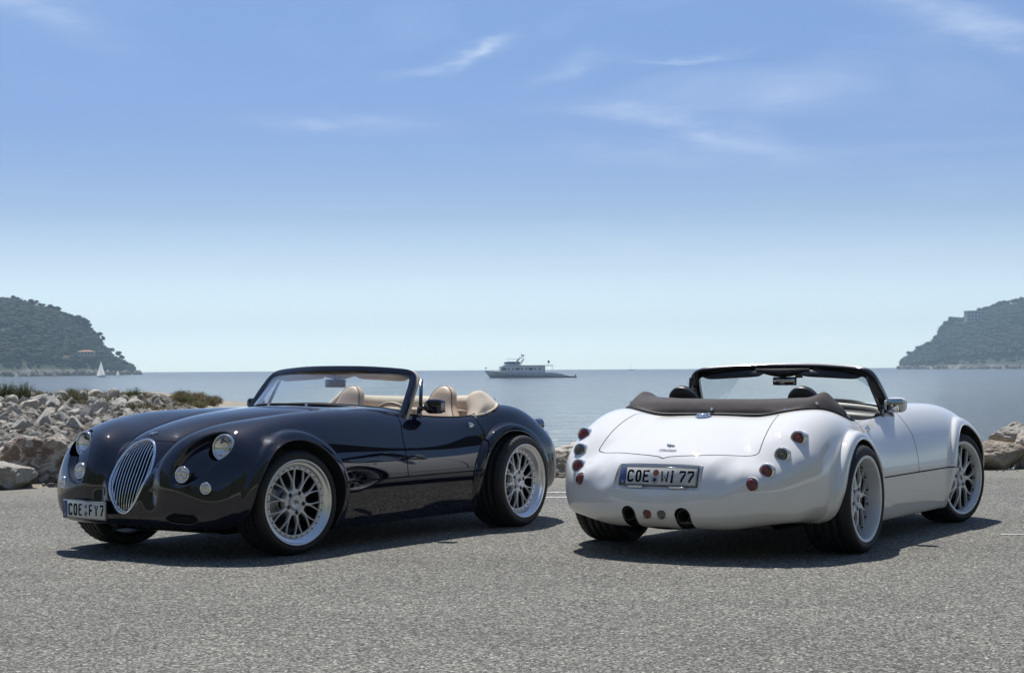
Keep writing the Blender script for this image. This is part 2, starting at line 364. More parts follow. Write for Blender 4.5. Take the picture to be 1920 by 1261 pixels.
def grad(F, P, h=1.5e-3):
    x, y, z = P[:, 0], P[:, 1], P[:, 2]
    return np.stack([F(x + h, y, z) - F(x - h, y, z), F(x, y + h, z) - F(x, y - h, z), F(x, y, z + h) - F(x, y, z - h)], 1) / (2 * h)
def project(F, P, it=4):
    P = P.copy()
    for _ in range(it):
        f = F(P[:, 0], P[:, 1], P[:, 2]); g = grad(F, P); g2 = np.maximum((g * g).sum(1), .05)
        d = g * (f / g2)[:, None]; L = np.linalg.norm(d, axis=1); d *= (np.minimum(L, .01) / np.maximum(L, 1e-9))[:, None]; P -= d
    return P
def surface_nets(F, lo, hi, h):
    n = [int(math.ceil((b - a) / h)) + 1 for a, b in zip(lo, hi)]
    ax = [lo[i] + h * np.arange(n[i]) for i in range(3)]
    G = np.empty(n, dtype=np.float64)
    YY, ZZ = np.meshgrid(ax[1], ax[2], indexing='ij')
    step = 24
    for i in range(0, n[0], step):
        X = ax[0][i:i + step]
        G[i:i + step] = F(np.broadcast_to(X[:, None, None], (len(X), n[1], n[2])), np.broadcast_to(YY, (len(X), n[1], n[2])), np.broadcast_to(ZZ, (len(X), n[1], n[2])))
    S = G < 0
    c = np.zeros([m - 1 for m in n], dtype=np.int8)
    for dx in (0, 1):
        for dy in (0, 1):
            for dz in (0, 1): c += S[dx:n[0] - 1 + dx, dy:n[1] - 1 + dy, dz:n[2] - 1 + dz]
    act = np.argwhere((c > 0) & (c < 8)); idx = -np.ones(c.shape, dtype=np.int64); idx[tuple(act.T)] = np.arange(len(act))
    acc = np.zeros((len(act), 3)); cnt = np.zeros(len(act))
    cor = [(a, b, d) for a in (0, 1) for b in (0, 1) for d in (0, 1)]
    for p in cor:
        for q in cor:
            if sum(abs(a - b) for a, b in zip(p, q)) == 1 and p < q:
                g0 = G[act[:, 0] + p[0], act[:, 1] + p[1], act[:, 2] + p[2]]; g1 = G[act[:, 0] + q[0], act[:, 1] + q[1], act[:, 2] + q[2]]
                m = (g0 < 0) != (g1 < 0); t = np.where(m, g0 / np.where(m, g0 - g1, 1), 0)
                e = np.array(p, float) + t[:, None] * (np.array(q, float) - np.array(p, float)); acc += e * m[:, None]; cnt += m
    V = np.array(lo) + h * (act + acc / cnt[:, None])
    Q = []
    for a in range(3):
        b, d = (a + 1) % 3, (a + 2) % 3
        sl0 = [slice(None)] * 3; sl1 = [slice(None)] * 3; sl0[a] = slice(0, -1); sl1[a] = slice(1, None)
        s0, s1 = S[tuple(sl0)], S[tuple(sl1)]; e = np.argwhere(s0 != s1)
        e = e[(e[:, b] > 0) & (e[:, d] > 0) & (e[:, b] < n[b] - 1) & (e[:, d] < n[d] - 1)]
        fl = s0[tuple(e.T)]
        def at(db, dd):
            k = e.copy(); k[:, b] -= db; k[:, d] -= dd; return idx[k[:, 0], k[:, 1], k[:, 2]]
        q = np.stack([at(1, 1), at(0, 1), at(0, 0), at(1, 0)], 1); q[~fl] = q[~fl][:, ::-1]; Q.append(q)
    return V, np.concatenate(Q)
def clip(V, T, s, keep_pos=True):
    """keep the part of triangle mesh (V, T) where s > 0"""
    if not keep_pos: s = -s
    s = np.where(np.abs(s) < 1e-9, 1e-9, s); p = s[T] > 0; k = p.sum(1)
    out = [T[k == 3]]; newV = [V]; base = len(V); cache = {}
    def cut(i, j):   # arrays of vertex ids with differing signs
        nonlocal base
        a = np.minimum(i, j); b = np.maximum(i, j); key = a * np.int64(10 ** 8) + b
        uq, inv = np.unique(key, return_inverse=True); ids = np.empty(len(uq), dtype=np.int64)
        miss = [q for q, u in enumerate(uq.tolist()) if u not in cache]
        if miss:
            um = uq[miss]; ua = um // 10 ** 8; ub = um % 10 ** 8; t = (s[ua] / (s[ua] - s[ub]))[:, None]
            newV.append(V[ua] * (1 - t) + V[ub] * t)
            for q, u in enumerate(um.tolist()): cache[u] = base + q
            base += len(um)
        for q, u in enumerate(uq.tolist()): ids[q] = cache[u]
        return ids[inv]
    for cnt_ in (1, 2):
        t = T[k == cnt_]; pp = p[k == cnt_]
        if len(t) == 0: continue
        o = np.argmax(pp == (cnt_ == 1), axis=1)
        r = np.arange(len(t)); a, b, c_ = t[r, o], t[r, (o + 1) % 3], t[r, (o + 2) % 3]
        ab, ac = cut(a, b), cut(a, c_)
        if cnt_ == 1: out.append(np.stack([a, ab, ac], 1))
        else: out.append(np.stack([ab, b, c_], 1)); out.append(np.stack([ab, c_, ac], 1))
    T2 = np.concatenate(out); V2 = np.concatenate(newV)
    used, inv = np.unique(T2.ravel(), return_inverse=True)
    return V2[used], inv.reshape(-1, 3)
def poly_sd(px_, py_, poly):
    """signed distance to a 2-D polygon, negative inside"""
    d = np.full(px_.shape, 1e9); ins = np.zeros(px_.shape, bool); n = len(poly)
    for i in range(n):
        ax_, ay = poly[i]; bx, by = poly[(i + 1) % n]; ex, ey = bx - ax_, by - ay
        t = np.clip(((px_ - ax_) * ex + (py_ - ay) * ey) / (ex * ex + ey * ey), 0, 1)
        d = np.minimum(d, np.hypot(px_ - ax_ - t * ex, py_ - ay - t * ey))
        c = ((ay > py_) != (by > py_)) & (px_ < (bx - ax_) * (py_ - ay) / (by - ay if by != ay else 1e-9) + ax_); ins ^= c
    return np.where(ins, -d, d)
def rounded(poly, r, n=5):
    out = []; m = len(poly)
    for i in range(m):
        p = Vector(poly[i]); a = (Vector(poly[i - 1]) - p); b = (Vector(poly[(i + 1) % m]) - p)
        rr = r[i] if hasattr(r, '__len__') else r
        rr = min(rr, a.length * .45, b.length * .45); A = p + a.normalized() * rr; C = p + b.normalized() * rr
        for k in range(n + 1):
            t = k / n; out.append(tuple((1 - t) ** 2 * A + 2 * t * (1 - t) * p + t * t * C))
    return out
# outlines of the openings and panels
def side_cut(x, z): pass
COCKPIT = rounded([(.06, 0), (.06, -.2), (-.02, .60), (-.10, .692), (-.35, .716), (-.70, .728), (-.93, .700), (-1.22, .56), (-1.24, 0)][1:], [.0, .05, .05, .1, .2, .1, .1, .05])
COCKPIT = [(.075, -.3), (.06, .30), (.0, .55), (-.06, .655), (-.12, .695), (-.35, .714), (-.70, .728), (-.86, .722), (-.98, .68), (-1.15, .60), (-1.22, .50), (-1.24, .3), (-1.24, -.3)]
DOOR = rounded([(.0, 1.2), (.04, .80), (.098, .70), (.098, .430), (-.70, .430), (-.80, .56), (-.845, .70), (-.83, .76), (-.80, 1.2)], [.01, .06, .08, .01, .01, .10, .06, .05, .01])
LID = rounded([(-1.425, -.60), (-1.425, .36), (-1.43, .495), (-1.60, .54), (-1.83, .56), (-1.905, .50), (-2.05, .20), (-2.078, .0), (-2.078, -.6)], [.01, .04, .05, .1, .06, .06, .1, .1, .01])
LID = rounded([(-1.41, -.60), (-1.41, .40), (-1.435, .49), (-1.66, .52), (-1.888, .545), (-1.955, .41), (-2.03, .21), (-2.062, .03), (-2.075, -.0), (-2.075, -.6)], [.01, .1, .04, .2, .02, .1, .1, .02, .01, .01])
BONNET = rounded([(.37, -.6), (.37, .40), (.45, .50), (1.0, .385), (1.40, .30), (1.60, .235), (1.66, .10), (1.675, -.6)], [.01, .05, .06, .2, .2, .1, .1, .01])
def grille_hw(z):
    t = np.where(z > .52, (z - .52) / .200, (z - .52) / .245); return .158 * np.sqrt(np.maximum(1 - np.abs(t) ** 2.1, 0))
GRX = Spl([(.25, 1.80), (.28, 1.825), (.34, 1.852), (.44, 1.852), (.53, 1.812), (.63, 1.752), (.70, 1.690), (.73, 1.66)])
GRILLE = [(float(.158 * math.cos(a) * (1 if math.sin(a) > 0 else .96)), float(.52 + (.20 if math.sin(a) > 0 else .245) * math.sin(a))) for a in np.linspace(0, 2 * PI, 40, endpoint=False)]
def gshape(a):
    s_, c = math.sin(a), math.cos(a); z = .52 + (.20 if s_ > 0 else .245) * s_
    wv = .158 * (abs(c) ** .95) * (1 if s_ > 0 else (1 - .22 * (-s_) ** 1.0)); return (math.copysign(wv, c), z)
GRILLE = [gshape(a) for a in np.linspace(0, 2 * PI, 48, endpoint=False)]
PLATE = rounded([(-.5, .425), (.295, .425), (.283, .572), (-.5, .572)], .012)
INTAKE = rounded([(.33, .262), (.36, .230), (.52, .222), (.575, .250), (.56, .285), (.40, .295)], .03)
LAMPS = (((1.622, .606, .680), (1, .10, .12), .0845), ((1.808, .441, .521), (1, .12, .10), .0530), ((1.790, .617, .444), (1, .28, .05), .0400))
def body_parts(h=.0105):
    V, Q = surface_nets(FB, (-2.30, -2.5 * h, .09), (2.0, 1.02, .97), h)
    V = project(FB, V)
    T = np.concatenate([Q[:, [0, 1, 2]], Q[:, [0, 2, 3]]])
    V, T = clip(V, T, V[:, 1]); 
    def sp(V, T, s, gap):
        a = clip(V, T, s - gap); b = clip(V, T, -s - gap); return a, b
    full = (V, T)
    x, y, z = V.T
    s = np.where(z > .6, poly_sd(x, y, COCKPIT), 1.0); V, T = clip(V, T, s)
    for cx, cz, R, t in ARCH:
        x, y, z = V.T; s = np.where(y > .42, np.hypot(x - cx, z - cz) - R, .5); 
        s = np.where(y > .42, s, 1.0); V, T = clip(V, T, s)
    x, y, z = V.T; V, T = clip(V, T, np.where(x > 1.2, poly_sd(y, z, GRILLE), 1.0))
    x, y, z = V.T; V, T = clip(V, T, np.where(x < -1.5, poly_sd(y, z, PLATE), 1.0))
    x, y, z = V.T; V, T = clip(V, T, np.where(x > 1.2, poly_sd(y, z, INTAKE), 1.0))
    ex = lambda x, y, z: np.where(x < -1.9, np.minimum(np.hypot(y - .180, z - .272) - .049, np.maximum(np.abs(y - .180) - .048, z - .272)), 1.0)
    x, y, z = V.T; V, T = clip(V, T, ex(x, y, z))
    for (lp, ax_, r_) in LAMPS:
        x, y, z = V.T; a_ = np.array(ax_, float); a_ /= np.linalg.norm(a_); d_ = np.stack([x, y, z], 1) - np.array(lp); al = d_ @ a_
        V, T = clip(V, T, np.where(al > -.07, np.sqrt(np.maximum((d_ * d_).sum(1) - al * al, 0)) - r_, 1.0))
    P = {}
    x, y, z = V.T; sd_ = np.where(y > .45, poly_sd(x, z, DOOR), 1.0)
    (V, T), P['door'] = sp(V, T, sd_, .0042)
    x, y, z = V.T; sd_ = np.where((z > .55) & (x < -1.2), poly_sd(x, y, LID), 1.0)
    (V, T), P['boot_lid'] = sp(V, T, sd_, .0028)
    x, y, z = V.T; sd_ = np.where((z > .60) & (x > .2), poly_sd(x, y, BONNET), 1.0)
    (V, T), P['bonnet'] = sp(V, T, sd_, .0022)
    x, y, z = V.T; sd_ = np.where((y > .25) & (x < .95) & (x > -.9), z - .430, 1.0)
    (V, T), P['sill_panel'] = sp(V, T, sd_, .0045)
    P['body'] = (V, T)
    # dark seam strips just under every shut line
    V, T = full; x, y, z = V.T
    s1 = np.where(y > .45, np.abs(poly_sd(x, z, DOOR)), 1.0); s2 = np.where((z > .55) & (x < -1.2), np.abs(poly_sd(x, y, LID)), 1.0)
    s3 = np.where((z > .60) & (x > .2), np.abs(poly_sd(x, y, BONNET)), 1.0); s4 = np.where((y > .45) & (x < .93) & (x > -.87), np.abs(z - .430), 1.0)
    s = .016 - np.minimum(np.minimum(s1, s2), np.minimum(s3, s4)); Vs, Ts = clip(V, T, s)
    x, y, z = Vs.T
    sck = np.where(z > .6, poly_sd(x, y, COCKPIT), 1.0)
    for cx, cz, R, t in ARCH: sck = np.minimum(sck, np.hypot(x - cx, z - cz) - R)
    Vs, Ts = clip(Vs, Ts, sck)
    out = {}
    for k, (V, T) in list(P.items()) + [('panel_gap_seal', (Vs, Ts))]:
        near = np.abs(V[:, 1]) < 1e-5; V = project(FB, V, 2); V[near, 1] = 0
        N = grad(FB, V); N[near, 1] = 0; N /= np.linalg.norm(N, axis=1)[:, None]
        if k == 'panel_gap_seal': V = V - N * .010
        out[k] = (V, T, N)
    return out
def both(V, T, N):
    m = np.array([1, -1, 1]); n = len(V)
    return np.concatenate([V, V * m]), np.concatenate([T, (T + n)[:, ::-1]]), np.concatenate([N, N * m])
BP = body_parts()
MESH = {}
for k in ('body', 'boot_lid', 'bonnet', 'panel_gap_seal'): MESH[k] = mk(*(lambda a: (a[0], a[1], True, a[2]))(both(*BP[k])), name=k)
for k in ('door', 'sill_panel'):
    V_, T_, N_ = BP[k]; MESH[k + '_l'] = mk(V_, T_, True, N_, name=k)
    m_ = np.array([1, -1, 1]); MESH[k + '_r'] = mk(V_ * m_, T_[:, ::-1].copy(), True, N_ * m_, name=k)
def surf(p, d):
    """march from p along d to the body surface"""
    p = np.array(p, float); d = np.array(d, float); d /= np.linalg.norm(d); t = np.arange(0, 1.6, .004)
    q = p + t[:, None] * d; f = FB(q[:, 0], q[:, 1], q[:, 2]); k = np.argmax(f < 0)
    if f[k] >= 0: return None
    a, b = t[max(k - 1, 0)], t[k]
    for _ in range(20):
        m = (a + b) / 2; q = p + m * d
        if FB(*q) < 0: b = m
        else: a = m
    return Vector(p + b * d)
def nrm_at(p):
    g = grad(FB, np.array([p], float))[0]; return Vector(g / np.linalg.norm(g))
# ================================================================ fittings of one car, meshes shared by both
def V3(*a): return Vector(a)
def catmull(pts, n=6, closed=False):
    P = [Vector(p) for p in pts]; m = len(P); out = []
    for i in range(m if closed else m - 1):
        p0 = P[(i - 1) % m] if (closed or i > 0) else P[i] * 2 - P[i + 1]; p1 = P[i]; p2 = P[(i + 1) % m]
        p3 = P[(i + 2) % m] if (closed or i + 2 < m) else P[i + 1] * 2 - P[i]
        for k in range(n):
            t = k / n; out.append(.5 * ((2 * p1) + (p2 - p0) * t + (2 * p0 - 5 * p1 + 4 * p2 - p3) * t * t + (3 * p1 - p0 - 3 * p2 + p3) * t ** 3))
    if not closed: out.append(P[-1])
    return out
def rrect(a, b, r, n=3):
    out = []
    for cx, cy, a0 in ((a - r, b - r, 0), (-a + r, b - r, 90), (-a + r, -b + r, 180), (a - r, -b + r, 270)):
        for k in range(n + 1):
            t = math.radians(a0 + 90 * k / n); out.append((cx + r * math.cos(t), cy + r * math.sin(t)))
    return out
def axis_m(p, d, roll=0):
    """matrix whose local +Y looks along d, placed at p"""
    y = Vector(d).normalized(); x = y.cross(Vector((0, 0, 1))).normalized(); z = x.cross(y)
    return Matrix.Translation(p) @ Matrix(((x.x, y.x, z.x, 0), (x.y, y.y, z.y, 0), (x.z, y.z, z.z, 0), (0, 0, 0, 1))) @ Matrix.Rotation(roll, 4, 'Y')
def mir(v): return (v[0], -v[1], v[2])

# ---- wheel arches: rolled lip and inner well
def arch_curve(i, dR=0.0):
    cx, cz, R, t = ARCH[i]; R += dR; out = []
    for k in range(0, 65):
        a = math.radians(-38 + (256) * k / 64); x = cx + R * math.cos(a); z = cz + R * math.sin(a)
        if z < .14: continue
        p = surf((x, 1.15, z), (0, -1, 0))
        if p is not None and p.y > .55: out.append(p)
    return out
def build_arch(i):
    c = arch_curve(i, .0015); b = B(); b.tube([p - V3(0, .004, 0) for p in c], .0065, 8, up=(0, 1, 0)); lip = b.mesh()
    cx, cz, R, t = ARCH[i]; b = B(); rows = []
    for p in c:
        d = V3(p.x - cx, 0, p.z - cz).normalized(); rows.append([p - V3(0, .006, 0), V3(p.x, p.y - .05, p.z) + d * .004, V3(p.x, .40, p.z) + d * .004, V3(cx, .40, cz)])
    b.grid(rows, smooth=False); return lip, b.mesh()
for i, nm in ((0, 'front'), (1, 'rear')): MESH['lip_' + nm], MESH['well_' + nm] = build_arch(i)
b = B(); b.box((-.12, 0, .30), (3.3, .79, .27)); b.box((-.1, 0, .20), (1.5, 1.50, .10)); b.box((1.55, 0, .33), (.3, .7, .22)); MESH['floor_pan'] = b.mesh()

# ---- wheels
def tyre_mesh(R, width, rim):
    seg = 192; Wd = width; prof = []
    # sidewall outer (y=0 is the rim lip plane, +y outwards), tread, inner sidewall
    pts = [(-.006, rim - .004), (.006, rim + .006), (.010, rim + .02), (.008, R - .030), (-.002, R - .014), (-.014, R - .005), (-.028, R - .0015)]
    tread = []; n = 5; a0, a1 = -.030, -Wd + .020
    for k in range(n):
        u0 = a0 + (a1 - a0) * k / n; u1 = a0 + (a1 - a0) * (k + 1) / n; g = .0045 if 0 < k else 0
        tread += [(u0 - g, R - .008 if g else R - .001), (u0 - g - .0008, R), (u1 + .0045, R)] + ([(u1 + .0037, R - .008)] if k < n - 1 else [])
    pts += tread + [(-Wd + .014, R - .003), (-Wd, R - .016), (-Wd - .004, R - .05), (-Wd + .008, rim)]
    V = []; F = []; K = len(pts)
    for i in range(seg):
        a = 2 * PI * i / seg
        for j, (h, r) in enumerate(pts):
            rr = r; cut = (i % 4 == 0) and (4 <= j <= 8 or j in (K - 5, K - 6)); 
            if cut and r > R - .02: rr = r - .005
            if (i + 2) % 8 == 0 and 9 < j < K - 6 and r > R - .002: rr = r - .004
            aa = a + .018 * math.sin((h + Wd * .5) / Wd * PI) * (1 if j > 5 else 0)
            V.append((rr * math.sin(aa), h, rr * math.cos(aa)))
    for i in range(seg):
        j2 = (i + 1) % seg
        for m in range(K - 1): F.append((i * K + m, i * K + m + 1, j2 * K + m + 1, j2 * K + m))
    b = B(); b.add(V, F, True); return b
def rim_barrel(rim, width, dish, style):
    b = B(); fr = .205 if style == 'mesh' else .232
    if style == 'mesh':
        pr = [(-.004, rim - .002), (.004, rim), (.008, rim - .004), (.008, rim - .009), (.001, rim - .014), (-.010, rim - .020), (-.012, rim - .026), (-dish * .55, rim - .036), (-dish * .8, fr + .024), (-dish, fr + .020), (-dish, fr + .014)]
    else:
        pr = [(-.004, rim - .002), (.003, rim), (.005, rim - .004), (.004, rim - .019), (.0, rim - .021), (-.010, rim - .024), (-dish * .5, rim - .028), (-dish - .02, rim - .034), (-dish - .03, rim - .036)]
    b.lathe(pr, 96); return b
def rim_inner(rim, width, dish):
    b = B(); b.lathe([(-dish - .004, rim - .03), (-dish - .02, rim - .028), (-width * .55, rim - .035), (-width + .02, rim - .02), (-width, rim - .002)], 64); return b
def plate_arm(b, p0, p1, w0, w1, d0, d1, depth, bow=0.0):
    """a tapered spoke bar in the wheel plane from p0 to p1 (x, z), top faces at y=d0..d1"""
    p0 = Vector((p0[0], 0, p0[1])); p1 = Vector((p1[0], 0, p1[1])); t = (p1 - p0).normalized(); s_ = V3(-t.z, 0, t.x); n = 6; rows = []
    for k in range(n + 1):
        u = k / n; c = p0.lerp(p1, u) + s_ * (bow * math.sin(PI * u)); w_ = (w0 + (w1 - w0) * u) / 2; y = d0 + (d1 - d0) * u
        rows.append([c - s_ * w_ * 1.15 + V3(0, y - depth, 0), c - s_ * w_ + V3(0, y - .003, 0), c - s_ * (w_ - .0015) + V3(0, y, 0), c + s_ * (w_ - .0015) + V3(0, y, 0), c + s_ * w_ + V3(0, y - .003, 0), c + s_ * w_ * 1.15 + V3(0, y - depth, 0)])
    b.grid(rows, smooth=False); return b
def pol(r, a): return (r * math.sin(a), r * math.cos(a))
def wheel_meshes(style, rim, width, dish, R):
    out = {}
    out['tyre'] = (tyre_mesh(R, width, rim).mesh(), 'rubber')
    out['rim'] = (rim_barrel(rim, width, dish, style).mesh(), 'alloy' if style == 'mesh' else 'silver')
    out['rim_barrel'] = (rim_inner(rim, width, dish).mesh(), 'darkmetal')
    sp = []
    if style == 'mesh':
        n = 10
        for k in range(n):
            b = B(); a = 2 * PI * (k + .5) / n
            plate_arm(b, pol(.075, a), pol(.128, a), .023, .014, -dish + .004, -dish + .006, .022)
            for s_ in (-1, 1): plate_arm(b, pol(.122, a + s_ * .03), pol(.212, a + s_ * .157), .0088, .0066, -dish + .006, -dish + .001, .014, bow=s_ * .003)
            sp.append(b.mesh())
        hub_r = .082; ring = B(); ring.lathe([(-dish - .016, .204), (-dish + .0, .204), (-dish + .002, .207), (-dish + .002, .224), (-dish - .002, .228)], 96)
        out['spoke_ring'] = (ring.mesh(), 'silver'); nb = 30
        bb = B()
        for k in range(nb):
            c = pol(.2165, 2 * PI * k / nb); bb.lathe([(-dish + .0065, .0), (-dish + .0065, .0042), (-dish + .0015, .0048)], 8, Matrix.Translation((c[0], 0, c[1])))
        out['rim_bolts'] = (bb.mesh(), 'darkmetal')
    else:
        n = 8
        for k in range(n):
            b = B(); a = 2 * PI * (k + .25) / n
            plate_arm(b, pol(.070, a), pol(.118, a), .036, .020, -dish + .004, -dish + .006, .026)
            for s_ in (-1, 1): plate_arm(b, pol(.112, a + s_ * .045), pol(rim - .038, a + s_ * .225), .0135, .0095, -dish + .006, -dish - .012, .018, bow=s_ * .009)
            sp.append(b.mesh())
        hub_r = .080; nb = 16; bb = B()
        for k in range(nb):
            c = pol(rim - .046, 2 * PI * (k + .5) / nb); bb.lathe([(-dish - .004, 0), (-dish - .004, .006), (-dish - .014, .007)], 8, Matrix.Translation((c[0], 0, c[1])))
        out['rim_bolts'] = (bb.mesh(), 'darkmetal')
    hub = B(); hub.lathe([(-dish - .04, hub_r + .004), (-dish + .002, hub_r), (-dish + .005, hub_r - .004), (-dish + .005, .056), (-dish - .004, .052), (-dish - .006, .046)], 48)
    hub.lathe([(-dish - .006, .046), (-dish + .008, .044), (-dish + .012, .040), (-dish + .012, .034), (-dish + .010, .032), (-dish + .011, 0)], 40)
    out['hub'] = (hub.mesh(), 'silver')
    e = B(); y = -dish + .0125
    for pts in ([(-.014, -.016), (-.006, -.006), (.004, .0), (.002, .012), (.012, .018)], [(-.006, -.006), (-.018, -.002)], [(.004, 0), (.014, -.006)], [(-.002, .004), (-.012, .010)]):
        e.tube([V3(a, y, c) for a, c in pts], .0022, 6)
    out['hub_emblem'] = (e.mesh(), 'darkmetal')
    nuts = []
    for k in range(5):
        nut = B(); c = pol(.064, 2 * PI * k / 5 + .3); nut.lathe([(-dish + .0045, .0140), (-dish + .0066, .0135), (-dish + .0066, 0)], 16, Matrix.Translation((c[0], 0, c[1])))
        nut.lathe([(-dish + .006, .0082), (-dish + .0105, .0078), (-dish + .011, 0)], 6, Matrix.Translation((c[0], 0, c[1])), smooth=False); nuts.append(nut.mesh())
    d = B(); d.lathe([(-dish - .075, .06), (-dish - .075, .095), (-dish - .085, .095), (-dish - .085, .172), (-dish - .11, .172), (-dish - .11, .06)], 64); out['brake_disc'] = (d.mesh(), 'disc')
    c = B(); rows = []
    for k in range(9):
        a = math.radians(-35 + 70 * k / 8) + PI * .5; q = []
        for (h, r) in ((-dish - .055, .115), (-dish - .055, .185), (-dish - .065, .192), (-dish - .13, .192), (-dish - .13, .115)): q.append(V3(r * math.sin(a), h, r * math.cos(a)))
        rows.append(q)
    c.grid(rows, closed_v=True, smooth=False); c.F.append(tuple(range(5))); c.S.append(False); c.M.append(0); c.F.append(tuple(range(40, 45))); c.S.append(False); c.M.append(0)
    out['brake_caliper'] = (c.mesh(), 'caliper')
    return out, sp, nuts
def place_wheel(parent, style, pos, steer, front, phase, mirror_side):
    key = (style, front)
    if key not in WHEELS: WHEELS[key] = wheel_meshes(style, .270, .255 if front else .30, (.030 if front else .058) if style == 'mesh' else (.026 if front else .066), .3275 if front else .333)
    out, sp, nuts = WHEELS[key]
    w_ = empty('wheel', pos); w_.parent = parent; w_.rotation_euler = (0, 0, steer + (PI if mirror_side else 0))
    for nm, (me, mt) in out.items():
        o = obj(nm, me, M[mt], w_)
        if nm == 'rim_bolts': o['kind'] = 'stuff'
        if nm in ('rim_bolts', 'hub_emblem', 'wheel_nuts', 'hub', 'spoke_ring', 'rim'): o.rotation_euler = (0, phase, 0)
    for me in nuts: obj('wheel_nut', me, M['gloss_black'], w_).rotation_euler = (0, phase, 0)
    for me in sp: obj('spoke', me, M['silver'], w_).rotation_euler = (0, phase, 0)
    return w_
WHEELS = {}

# ---- windscreen
WF = catmull([(-.03, .706, .815), (-.075, .698, .875), (-.14, .684, .965), (-.205, .666, 1.045), (-.243, .645, 1.094), (-.252, .600, 1.121), (-.232, .50, 1.134), (-.195, .32, 1.146), (-.165, .15, 1.151), (-.158, 0, 1.152)], 5)
WFULL = WF + [V3(p.x, -p.y, p.z) for p in WF[-2::-1]]
b = B(); b.sweep(WFULL, rrect(.026, .0150, .010), up=(.8, 0, .6)); MESH['windscreen_frame'] = b.mesh()
b = B(); b.sweep([p + V3(-.022, 0, -.010) for p in WFULL], rrect(.032, .012, .006), up=(.8, 0, .6)); MESH['header_trim'] = b.mesh()
b = B(); rows = []
for k in range(9):
    yy = -.20 + .4 * k / 8; d = .035 * math.cos(yy / .2 * PI / 2) ** 1.5; rows.append([V3(-.19, yy, 1.14), V3(-.21, yy, 1.115 - d), V3(-.235, yy, 1.115 - d), V3(-.235, yy, 1.14)])
b.grid(rows, closed_v=True); MESH['header_console'] = b.mesh()
def wbot(u): return V3(.325 - .37 * u ** 2.2, .69 * u, .916 - .082 * u ** 3)
b = B(); rows = []
for k in range(-24, 25):
    u = abs(k) / 24; s_ = 1 if k >= 0 else -1; lo_ = wbot(u); hi_ = V3(-.158 - .085 * u ** 2, .625 * u, 1.137 - .025 * u ** 2.5)
    r = []
    for m in range(9):
        t = m / 8; p = lo_.lerp(hi_, t) + V3(.6, 0, .8) * (.018 * math.sin(PI * t)); r.append(V3(p.x, p.y * s_, p.z))
    rows.append(r)
b.grid(rows); MESH['windscreen_glass'] = b.mesh()
b = B(); b.tube([V3(wbot(abs(k) / 20).x, wbot(abs(k) / 20).y * (1 if k >= 0 else -1), wbot(abs(k) / 20).z - .002) for k in range(-20, 21)], .009, 8); MESH['windscreen_seal'] = b.mesh()
b = B(); rows = []
for k in range(13):
    u = k / 12; yy = .13 + .46 * u; h_ = .026 * math.sqrt(max(1 - (2 * u - 1) ** 6, .02)); c = V3(-.235 - .02 * u, yy, 1.108 - .022 * u ** 1.5)
    rows.append([c + V3(.010 * math.cos(a) + .012 * math.sin(a), 0, h_ * math.sin(a)) for a in np.linspace(0, 2 * PI, 12, endpoint=False)])
b.grid(rows, closed_v=True); MESH['sun_visor_l'] = b.mesh(); MESH['sun_visor_r'] = mirror_y(MESH['sun_visor_l'])
b = B(); b.sweep([V3(-.185, -.085, 1.052), V3(-.186, -.04, 1.052), V3(-.186, .04, 1.052), V3(-.185, .085, 1.052)], rrect(.012, .029, .010)); MESH['mirror_shell'] = b.mesh()
b = B(); b.box((-.1985, 0, 1.052), (.002, .155, .048), bevel=.0009); MESH['mirror_face'] = b.mesh()
b = B(); b.tube([V3(-.185, 0, 1.07), V3(-.17, 0, 1.10), V3(-.165, 0, 1.14)], .007, 8); b.box((-.166, 0, 1.132), (.02, .05, .02), bevel=.004); MESH['mirror_stem'] = b.mesh()
b = B(); b.box((-.175, -.10, 1.092), (.003, .055, .035)); MESH['paper_sticker'] = b.mesh()
# quarter light: black trailing bar and small pane
QT, QB = V3(-.336, .650, 1.078), V3(-.216, .726, .795)
b = B(); b.sweep([QT, QB], rrect(.013, .007, .003), up=(.3, 1, 0)); MESH['window_bar_l'] = b.mesh(); MESH['window_bar_r'] = mirror_y(MESH['window_bar_l'])
b = B(); rows = []
for k in range(9):
    t = k / 8; a_ = QB.lerp(QT, t); j = WF[int(t * 20)]; rows.append([a_, V3(j.x - .012, j.y - .004, max(j.z, a_.z - .004) if t == 1 else j.z)])
b.grid(rows); MESH['quarter_pane_l'] = b.mesh(); MESH['quarter_pane_r'] = mirror_y(MESH['quarter_pane_l'])
# door mirror
def door_mirror():
    b = B(); rows = []
    for k in range(11):
        u = k / 10; yy = .752 + .140 * u; q = min(1, .62 + .5 * math.sin(min(u, .5) * PI)) * (1 if u < .72 else math.sqrt(1 - .72 * ((u - .72) / .28) ** 2))
        rows.append([V3(-.258 + x * q, yy, .893 + z * q) for x, z in rrect(.040, .050, .018)])
    b.grid(rows, closed_v=True); K = len(rows[0]); b.F.append(tuple(range(K))[::-1]); b.F.append(tuple(range(10 * K, 11 * K))); b.S += [False, False]; b.M += [0, 0]
    h = b.mesh(); b = B(); b.box((-.2995, .828, .893), (.003, .108, .084), bevel=.0012); g = b.mesh()
    b = B(); b.tube([V3(-.235, .702, .868), V3(-.24, .72, .878), V3(-.25, .76, .888)], .017, 10); b.ball((-.238, .706, .872), (.024, .016, .022)); b.box((-.225, .715, .84), (.05, .014, .06), bevel=.004); a = b.mesh(); return h, g, a
MESH['dm_shell_l'], MESH['dm_glass_l'], MESH['dm_arm_l'] = door_mirror()
for k in ('dm_shell', 'dm_glass', 'dm_arm'): MESH[k + '_r'] = mirror_y(MESH[k + '_l'])

